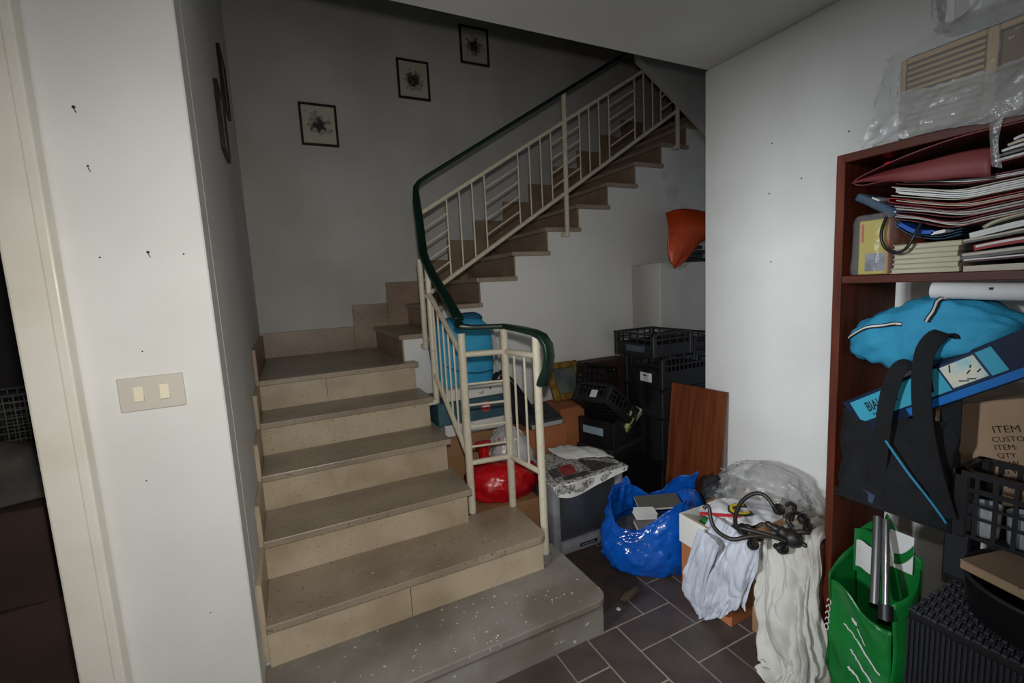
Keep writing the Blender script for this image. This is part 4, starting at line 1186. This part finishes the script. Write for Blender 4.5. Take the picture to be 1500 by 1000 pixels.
# long blue box (moka set) wrapped in film, lying aslant
bo = thing('coffee_maker_box', 'long turquoise and dark blue product box lying aslant in the bookcase', 'box', (1.60, .80, .955))
A, B = Vector((1.572, .842, 1.040)), Vector((1.572, .775, .955))      # left end, upper and lower corner
dirL = (Vector((1.572, .43, 1.188)) - B).normalized()
upL = Vector((0, -dirL.z, dirL.y)) * -1 if dirL.y > 0 else Vector((0, dirL.z, -dirL.y))
hB = .105
LB = .48
def bp(a, b, o=0.0):   # a along the length, b up the face, o out of the face
    skew = A + (B - A) * 1.0
    return B + dirL * a + (A - B).normalized() * b * 0 + upL * b + Vector((-o, 0, 0))
def face(a0, a1, b0, b1, o, t=.0008, sk0=0.0, sk1=0.0):
    q = [bp(a0 + sk0, b0, o), bp(a1 + sk0, b0, o), bp(a1 + sk1, b1, o), bp(a0 + sk1, b1, o)]
    r_ = [p + Vector((t, 0, 0)) for p in q]
    return MB().add(q + r_, [(0, 1, 2, 3), (7, 6, 5, 4), (0, 4, 5, 1), (1, 5, 6, 2), (2, 6, 7, 3), (3, 7, 4, 0)])
q = [bp(0, 0), bp(LB, 0), bp(LB, hB), bp(0, hB)]
body = MB().add(q + [p + Vector((.055, 0, 0)) for p in q], [(0, 1, 2, 3), (7, 6, 5, 4), (0, 4, 5, 1), (1, 5, 6, 2), (2, 6, 7, 3), (3, 7, 4, 0)])
part('body', body, mat('navy_card', S(20, 36, 64), .3), bo, bevel=.002)
M_aqua = mat('aqua_print', S(64, 168, 196), .35)
part('aqua_field', face(.022, LB - .08, .030, hB - .010, .001), M_aqua, bo)
part('blue_band', face(.15, LB - .03, .004, .024, .001), mat('bright_blue_print', S(20, 110, 190), .35), bo)
pic = part('picture_border', face(.275, .365, .028, hB - .008, .002), mat('navy_print', S(22, 48, 84), .4), bo)
part('picture', face(.280, .360, .033, hB - .013, .0028), mat('pale_print', S(222, 220, 200), .5, S(150, 206, 214), 20, lo=.45, hi=.65), pic)
for (a, b, l, r) in ((.295, .072, .02, 1.1), (.325, .055, .012, .5), (.30, .045, .02, -.4), (.318, .043, .018, -.4), (.338, .066, .008, .8), (.345, .050, .012, .4)):
    c = bp(a, b, .0036)
    part('ink_stroke', MB().bar(c, c + (dirL * math.cos(r) + upL * math.sin(r)) * l, .0028, .0008, (1, 0, 0)), M_ink, pic)
lettering('BIALETTI', M_ink, bo, bp(.058, .052, .0018), dirL, upL, .040, .0006, xs=.58, bold=.0006)
lettering('matt ro', M_ink, bo, bp(.064, .036, .0018), dirL, upL, .017, .0006, xs=.75)

# black tote with straps
tb_ = thing('black_tote_bag', 'black cloth tote bag with wide straps and turquoise piping on the middle shelf', 'bag', (1.62, .68, S2 + .001))
def tot(u, v):
    a = 2 * math.pi * u
    z = lerp(S2 + .002, 1.03, v)
    yc, hy = lerp(.685, .70, v), lerp(.155, .135, v)
    hx = lerp(.062, .025, v ** 1.5)
    s2 = lambda t: math.copysign(abs(t) ** .55, t)
    n = nz((math.cos(a) * 1.5, math.sin(a) * 1.5, z * 8), 1.2, 8.1) * .014 + (abs(nz((math.cos(a) * 2, math.sin(a) * 2, z * 14), 1.1, 3.3)) - .2) * .02
    return Vector((1.60 + (hx + n) * s2(math.cos(a)), yc + (hy + n) * s2(math.sin(a)), z + .012 * math.sin(a * 2) * v))
part('body', MB().surf(tot, 52, 26, cu=True), M_blackcloth, tb_, smooth=75)
part('base_panel', MB().box(1.545, .54, S2 + .001, 1.655, .83, S2 + .006), M_blackcloth, tb_)
part('strap', MB().sweep(spline([(1.545, .715, .80), (1.538, .705, .95), (1.535, .695, 1.08), (1.53, .675, 1.165), (1.545, .655, 1.195), (1.565, .635, 1.18), (1.575, .62, 1.10), (1.58, .62, 1.0)], 34), (0, 1, .25), .040, .004), M_blackcloth, tb_, smooth=60)
part('strap', MB().sweep(spline([(1.535, .545, .79), (1.530, .575, .90), (1.525, .60, 1.02), (1.525, .613, 1.14), (1.53, .61, 1.24), (1.55, .585, 1.285), (1.575, .57, 1.25), (1.585, .57, 1.12), (1.59, .57, 1.0)], 36), (0, 1, .1), .044, .004), M_blackcloth, tb_, smooth=60)
part('piping', MB().tube(spline([at(1297, 645, 'x', 1.535), at(1330, 692, 'x', 1.525), at(1360, 730, 'x', 1.525), at(1386, 766, 'x', 1.53)], 16), .0032, 6), mat('turquoise_piping', S(38, 132, 170), .5), tb_, smooth=60)
part('blue_lining', MB().sweep(spline([(1.552, .80, .80), (1.548, .76, .778), (1.545, .72, .768)], 8), (0, .4, 1), .03, .003), mat('dusty_blue', S(58, 74, 98), .7), tb_)

# cardboard box with shipping print, tipped
kb = thing('shipping_box', 'brown cardboard box with printed item list behind the black basket', 'box', (1.71, .475, .868), (math.radians(-18), 0, 0))
part('body', MB().box(0, -.34, -.06, .215, .142, .227), M_card_lt, kb, bevel=.003, local=True)
mk = MW[kb.name]
for i, (tx, sz) in enumerate((('ITEM NO', .027), ('CUSTOMER', .020), ('ITEM:', .020), ('QTY', .019), ('N.W.', .019), ('G.W.', .019), ('MEAS', .019), ('47', .019))):
    o_ = mk @ Vector((-.0012, .004 + (.008 if i else .0), .140 - .0215 * i - (.003 if i else 0)))
    lettering(tx, mat('box_print', S(48, 38, 32), .8), kb, o_, mk.to_3x3() @ Vector((0, -1, 0)), mk.to_3x3() @ Vector((0, 0, 1)), sz, .0008)
# black basket with glasses
cbk = crate('plastic_basket', 'black lattice basket with glasses on the middle shelf', (1.63, .335, S2 + .001), (.145, .41, .185), (0, 0, 0), solid_low=.06, nbar=11, group=None)
cbk['category'] = 'basket'
s_ = MB()
for zq in (.06, .095, .13):
    s_.box(-.0755, -.205, zq, -.0695, .205, zq + .006)
part('lattice_bar', s_, M_black, cbk, local=True)
for i, (x, y) in enumerate(((1.605, .49), (1.61, .425), (1.605, .36))):
    g = tag(part('drinking_glass', MB().lathe([(.024, 0), (.026, .003), (.030, .085), (.028, .085), (.024, .006), (.001, .005)], 18, (x, y, S2 + .008)), mat('clear_glass', S(214, 222, 226), .05, alpha=.35, spec=1.0), smooth=40), ['clear drinking glass at the left end of the black basket', 'clear drinking glass in the middle of the black basket', 'clear drinking glass at the right end of the black basket'][i], 'glass', 'glasses in the black basket')
    base(g, (x, y, S2 + .008))

# ------------------------------------------------------------------ lower compartment
gbag = thing('green_shopping_bag', 'green shopping bag with white panels and lettering in the bottom of the bookcase', 'bag', (1.60, .75, .046))
M_gbag = mat('green_woven_plastic', S(22, 122, 52), .3, S(16, 104, 42), 6, bump=.25, bscale=18)
Z0 = .047
def gfront(u, v):
    y = lerp(.835, .655, u)
    z = lerp(Z0, .44 - .06 * u + .02 * math.sin(u * 6), v)
    return Vector((1.545 - .012 * math.sin(math.pi * u) + .006 * math.sin(v * 9 + u * 4) + .008 * nz((u * 3, v * 4, 0), 1.5, 3), y, z))
part('front', MB().surf(gfront, 20, 24), M_gbag, gbag, smooth=60, solid=.002)
def gside(yb, s):
    def f(u, v):
        x = lerp(1.545, 1.70, u)
        return Vector((x, yb + s * .02 * math.sin(math.pi * u) + .004 * math.sin(v * 8), lerp(Z0, .46 + .06 * u, v)))
    return MB().surf(f, 12, 18)
part('gusset', gside(.835, 1 * .4), M_gbag, gbag, smooth=60, solid=.002)
part('gusset', gside(.655, -1), M_gbag, gbag, smooth=60, solid=.002)
def gback(u, v):
    y = lerp(.835, .655, u)
    top = .57 + .06 * math.sin(math.pi * u * 1.4) + (.04 if u > .4 else 0)
    return Vector((1.70 + .01 * math.sin(u * 7), y, lerp(Z0, top, v)))
part('back', MB().surf(gback, 20, 24), M_gbag, gbag, smooth=60, solid=.002)
part('bottom', MB().box(1.55, .66, Z0 - .001, 1.698, .83, Z0 + .002), M_gbag, gbag)
part('white_panel', MB().surf(lambda u, v: Vector((1.660 - .006 * math.sin(3 * u), lerp(.818, .765, u), lerp(.46, .555, v) + .006 * math.sin(u * 5))), 8, 8), M_white, gbag, solid=.002)
part('fold_over', MB().surf(lambda u, v: Vector((1.672 + .004 * math.sin(6 * u), lerp(.832, .75, u), lerp(.43, .585, v) + .012 * math.sin(u * 3))), 10, 8), M_gbag, gbag, solid=.002)
part('white_panel', MB().surf(lambda u, v: Vector((1.686, lerp(.735, .672, u), lerp(.50, .625, v))), 6, 8), M_white, gbag, solid=.002)
part('leaf_print', MB().surf(lambda u, v: Vector((1.682, lerp(.72, .672, u), lerp(.515, .55, v) + .05 * u * u)), 8, 4), M_gbag, gbag, solid=.002)
def onf(u, v, o=.004): return gfront(u, v) + Vector((-o, 0, 0))
for (u0, v0, u1, v1, w) in ((.42, .80, .50, .80, .009), (.50, .76, .64, .69, .003), (.28, .68, .52, .655, .005), (.52, .655, .86, .50, .005), (.42, .52, .55, .49, .006), (.55, .49, .80, .37, .005), (.42, .37, .52, .345, .007), (.52, .345, .68, .26, .005)):
    part('white_stroke', MB().sweep([onf(lerp(u0, u1, i / 6), lerp(v0, v1, i / 6) + .006 * math.sin(i * 2.2)) for i in range(7)], (0, .3, 1), w, .001), M_white, gbag)
for i in range(5):
    c = gfront(.02, .78 - .055 * i) + Vector((.0, .006, 0))
    part('side_letter', MB().tube([c + Vector((-.002, .006 * math.cos(k * math.pi / 5), .011 * math.sin(k * math.pi / 5))) for k in range(9)], .0016, 5), M_white, gbag)
tu = thing('metal_tube', 'chromed metal tube sticking out of the green shopping bag', 'tube', (1.59, .70, .30))
a_, b_ = Vector((1.528, .668, .425)), Vector((1.655, .735, .665))
part('tube', MB().tube([a_, b_], .010, 16), mat('chrome', S(176, 178, 182), .18, metal=.9), tu, smooth=50)
part('side_bar', MB().tube([a_ + Vector((0, .03, .02)), b_ + Vector((0, .024, 0))], .012, 12), mat('grey_steel', S(120, 120, 122), .35, metal=.7), tu, smooth=50)
part('end_cap', MB().tube([a_ + (a_ - b_).normalized() * .012, a_ + (b_ - a_).normalized() * .03], .019, 18), M_black, tu, smooth=50)
part('bore', MB().tube([a_ + (a_ - b_).normalized() * .0135, a_ + (a_ - b_).normalized() * .011], .009, 14), MATS['chrome'], tu)

hm = thing('storage_hamper', 'black woven pattern plastic hamper in the bottom right of the bookcase', 'hamper', (1.76, .34, .046))
hx0, hx1, hy0, hy1, hz_ = 1.585, 1.925, .645, .02, .45
part('body', MB().box(hx0 + .006, hy1 + .006, .047, hx1, hy0 - .006, hz_ - .008), M_black, hm, bevel=.006)
rb_ = MB()
n = 52
for i in range(n):
    y = lerp(hy0 - .010, hy1 + .010, i / (n - 1))
    rb_.box(hx0, y - .0032, .06, hx0 + .008, y + .0032, hz_ - .03)
part('ribs', rb_, M_black2, hm)['kind'] = 'stuff'
wv_ = MB()
nx, ny = 16, 34
for i in range(nx):
    for j in range(ny):
        x = lerp(hx0 + .014, hx1 - .014, i / (nx - 1))
        y = lerp(hy0 - .014, hy1 + .014, j / (ny - 1))
        if (i + j) % 2: wv_.box(x - .0095, y - .005, hz_ - .009, x + .0095, y + .005, hz_ - .002)
        else: wv_.box(x - .0055, y - .009, hz_ - .009, x + .0055, y + .009, hz_ - .005)
wvo = part('woven_lid', wv_, mat('charcoal_weave', S(72, 72, 76), .45), hm)
wvo['kind'] = 'stuff'
tbn = thing('black_tub', 'round black plastic tub standing on the woven hamper', 'tub', (1.80, .385, hz_))
part('bowl', MB().lathe([(.13, .001), (.165, .004), (.185, .02), (.195, .12), (.20, .125), (.20, .13), (.192, .13), (.185, .12), (.175, .02), (.002, .012)], 44, (1.80, .385, hz_)), M_black, tbn, smooth=50)
part('rim', MB().tube([(1.80 + .198 * math.cos(k * math.pi / 20), .385 + .198 * math.sin(k * math.pi / 20), hz_ + .128) for k in range(40)], .006, 8, closed=True), M_black2, tbn, smooth=60)
fb = carton('flat_carton', 'flat brown cardboard carton lying on the black tub', (1.775, .40, .588), (.26, .27, .028), M_card_lt, -.25)
dbx = thing('black_speaker', 'black loudspeaker box at the back of the lower compartment', 'speaker', (1.86, .52, .46))
part('cabinet', MB().box(1.845, .595, .047 + .405, 1.925, .66, .70), M_black, dbx, bevel=.004)
part('grille', MB().box(1.841, .60, .47, 1.8445, .655, .69), M_black2, dbx)

# ------------------------------------------------------------------ radio in a plastic bag on top
rd = thing('table_radio', 'old beige and brown table radio in clear plastic on top of the bookcase', 'radio', (1.78, .45, BZ + .001))
M_beige = mat('beige_bakelite', S(166, 142, 96), .4, S(150, 126, 82), 6)
RZ = BZ + .004
part('case', MB().box(1.68, .08, RZ, 1.90, .775, RZ + .245), mat('dark_walnut', S(62, 36, 24), .35, S(46, 26, 18), 5, stretch=(6, 1, 6)), rd, bevel=.025, seg=3, smooth=40)
fr = MB().box(1.668, .555, RZ + .02, 1.681, .578, RZ + .232).box(1.668, .748, RZ + .02, 1.681, .762, RZ + .232).box(1.668, .578, RZ + .216, 1.681, .748, RZ + .232).box(1.668, .578, RZ + .02, 1.681, .748, RZ + .036).box(1.668, .10, RZ + .216, 1.681, .555, RZ + .232).box(1.668, .10, RZ + .02, 1.681, .555, RZ + .036).box(1.668, .10, RZ + .036, 1.681, .116, RZ + .216)
part('front_frame', fr, M_beige, rd, bevel=.004, seg=2)
for i in range(11):
    z = RZ + .046 + i * .0155
    part('grille_slat', MB().box(1.670, .580, z, 1.679, .746, z + .0095), M_beige, rd, bevel=.002)
part('grille_back', MB().box(1.678, .578, RZ + .036, 1.681, .748, RZ + .216), mat('grille_brown', S(84, 60, 34), .8), rd)
part('dial', MB().box(1.674, .12, RZ + .10, 1.681, .55, RZ + .212), mat('dial_brown', S(104, 76, 40), .3), rd, bevel=.002)
for y in (.17, .50):
    part('knob', MB().lathe([(.022, 0), (.02, .018), (.014, .02)], 18, (1.679, y, RZ + .065), (-1, 0, 0)), M_beige, rd, smooth=40)
fbg = thing('clear_wrapping', 'clear plastic bag pulled loosely round the old radio', 'bag', (1.78, .45, BZ + .0005))
part('bag', sack((1.785, .44, BZ + .001), .145, .40, .27, [(0, 0), (0, .94), (.03, 1), (.3, 1.0), (.7, .97), (.92, .93), (1.0, .85), (1.03, .5), (1.03, 0)], 51, .03, 4, 70, 24, pw=7), M_film, fbg, smooth=60)
rowsF = [[(1.650, .80, 1.975), (1.645, .70, 1.955), (1.640, .58, 1.945), (1.635, .45, 1.955), (1.635, .20, 1.97)],
         [(1.632, .815, 1.92), (1.622, .70, 1.905), (1.615, .58, 1.90), (1.61, .45, 1.905), (1.61, .20, 1.92)],
         [(1.625, .83, 1.86), (1.61, .72, 1.85), (1.60, .60, 1.842), (1.592, .45, 1.832), (1.595, .20, 1.84)],
         [(1.62, .838, 1.83), (1.60, .75, 1.828), (1.592, .62, 1.815), (1.588, .45, 1.805), (1.588, .20, 1.81)]]
part('front_fold', quilt(rowsF, 60, 26, .008, 5, 3.9, fine=.008), mat('folded_plastic_film', S(196, 196, 194), .16, alpha=.5, spec=1.0, bump=.9, bscale=34), fbg, smooth=70)
part('hanging_tail', quilt([[(1.588, .535, 1.815), (1.588, .51, 1.815)], [(1.586, .530, 1.75), (1.586, .515, 1.75)], [(1.586, .525, 1.70), (1.586, .505, 1.69)]], 4, 12, .004, 1, 2.0, fine=.003), M_film2, fbg, smooth=70)
gp = thing('grey_plastic_bundle', 'crumpled grey plastic bag on top of the wrapped radio', 'bag', (1.72, .55, 2.10))
part('body', sack((1.74, .55, 2.102), .09, .15, .16, [(0, 0), (0, .8), (.1, 1), (.5, 1), (.85, .8), (1, .4), (1, 0)], 55, .12, 3, 36, 18), M_film2, gp, smooth=60)
part('loop', MB().sweep(spline([(1.655, .69, 2.20), (1.648, .685, 2.13), (1.645, .66, 2.10), (1.645, .62, 2.10), (1.65, .585, 2.14), (1.655, .57, 2.22)], 24), (1, .2, 0), .03, .002), M_film2, gp, smooth=60)
part('white_strip', MB().box(1.69, .655, 2.11, 1.693, .672, 2.19).box(1.69, .60, 2.12, 1.693, .625, 2.20), M_white, gp)
# ------------------------------------------------------------------ dim store room through the left doorway
carton('storage_box', 'large brown cardboard box in the dark store room', (-1.10, 2.42, 0), (.62, .50, .40), mat('dimmed_brown_card', S(72, 52, 42), .85, S(58, 42, 34), 3), .12)  # dimness of the store room put into the card colour
carton('storage_box', 'second brown cardboard box stacked in the dark store room', (-1.12, 2.44, .402), (.56, .46, .36), MATS['dimmed_brown_card'], -.08)
ht = tag(part('cloth_heap', sack((-1.06, 2.42, .764), .27, .20, .20, [(0, 0), (0, .9), (.15, 1), (.5, .85), (.8, .55), (1, .2), (1, 0)], 61, .12, 3, 40, 16), mat('grey_cloth', S(92, 88, 80), .9, S(62, 60, 56), 6, bump=.3, bscale=60), smooth=70), 'grey heap of cloth on the boxes in the dark store room', 'cloth')
base(ht, (-1.06, 2.42, .764))
wb_ = thing('wire_basket', 'dark wire mesh basket behind the cloth heap in the store room', 'basket', (-1.05, 2.93, .70), (0, 0, .2))
g = MB()
for i in range(13):
    x = -.2 + .4 * i / 12
    g.bar((x, -.14, 0), (x, -.14, .40), .004, .004, (0, 1, 0))
    g.bar((x, .14, 0), (x, .14, .40), .004, .004, (0, 1, 0))
for i in range(13):
    z = .4 * i / 12
    g.bar((-.2, -.14, z), (.2, -.14, z), .004, .004)
    g.bar((-.2, .14, z), (.2, .14, z), .004, .004)
part('mesh', g, mat('pale_wire', S(88, 86, 80), .5), wb_, local=True)
r = MB()
for s in (-1, 1):
    r.bar((-.2, s * .14, .4), (.2, s * .14, .4), .012, .012)
    r.bar((s * .2, -.14, .4), (s * .2, .14, .4), .012, .012)
    r.bar((s * .2, -.14, 0), (s * .2, -.14, .4), .012, .012, (0, 1, 0))
    r.bar((s * .2, .14, 0), (s * .2, .14, .4), .012, .012, (0, 1, 0))
part('rim', r, M_iron, wb_, local=True)
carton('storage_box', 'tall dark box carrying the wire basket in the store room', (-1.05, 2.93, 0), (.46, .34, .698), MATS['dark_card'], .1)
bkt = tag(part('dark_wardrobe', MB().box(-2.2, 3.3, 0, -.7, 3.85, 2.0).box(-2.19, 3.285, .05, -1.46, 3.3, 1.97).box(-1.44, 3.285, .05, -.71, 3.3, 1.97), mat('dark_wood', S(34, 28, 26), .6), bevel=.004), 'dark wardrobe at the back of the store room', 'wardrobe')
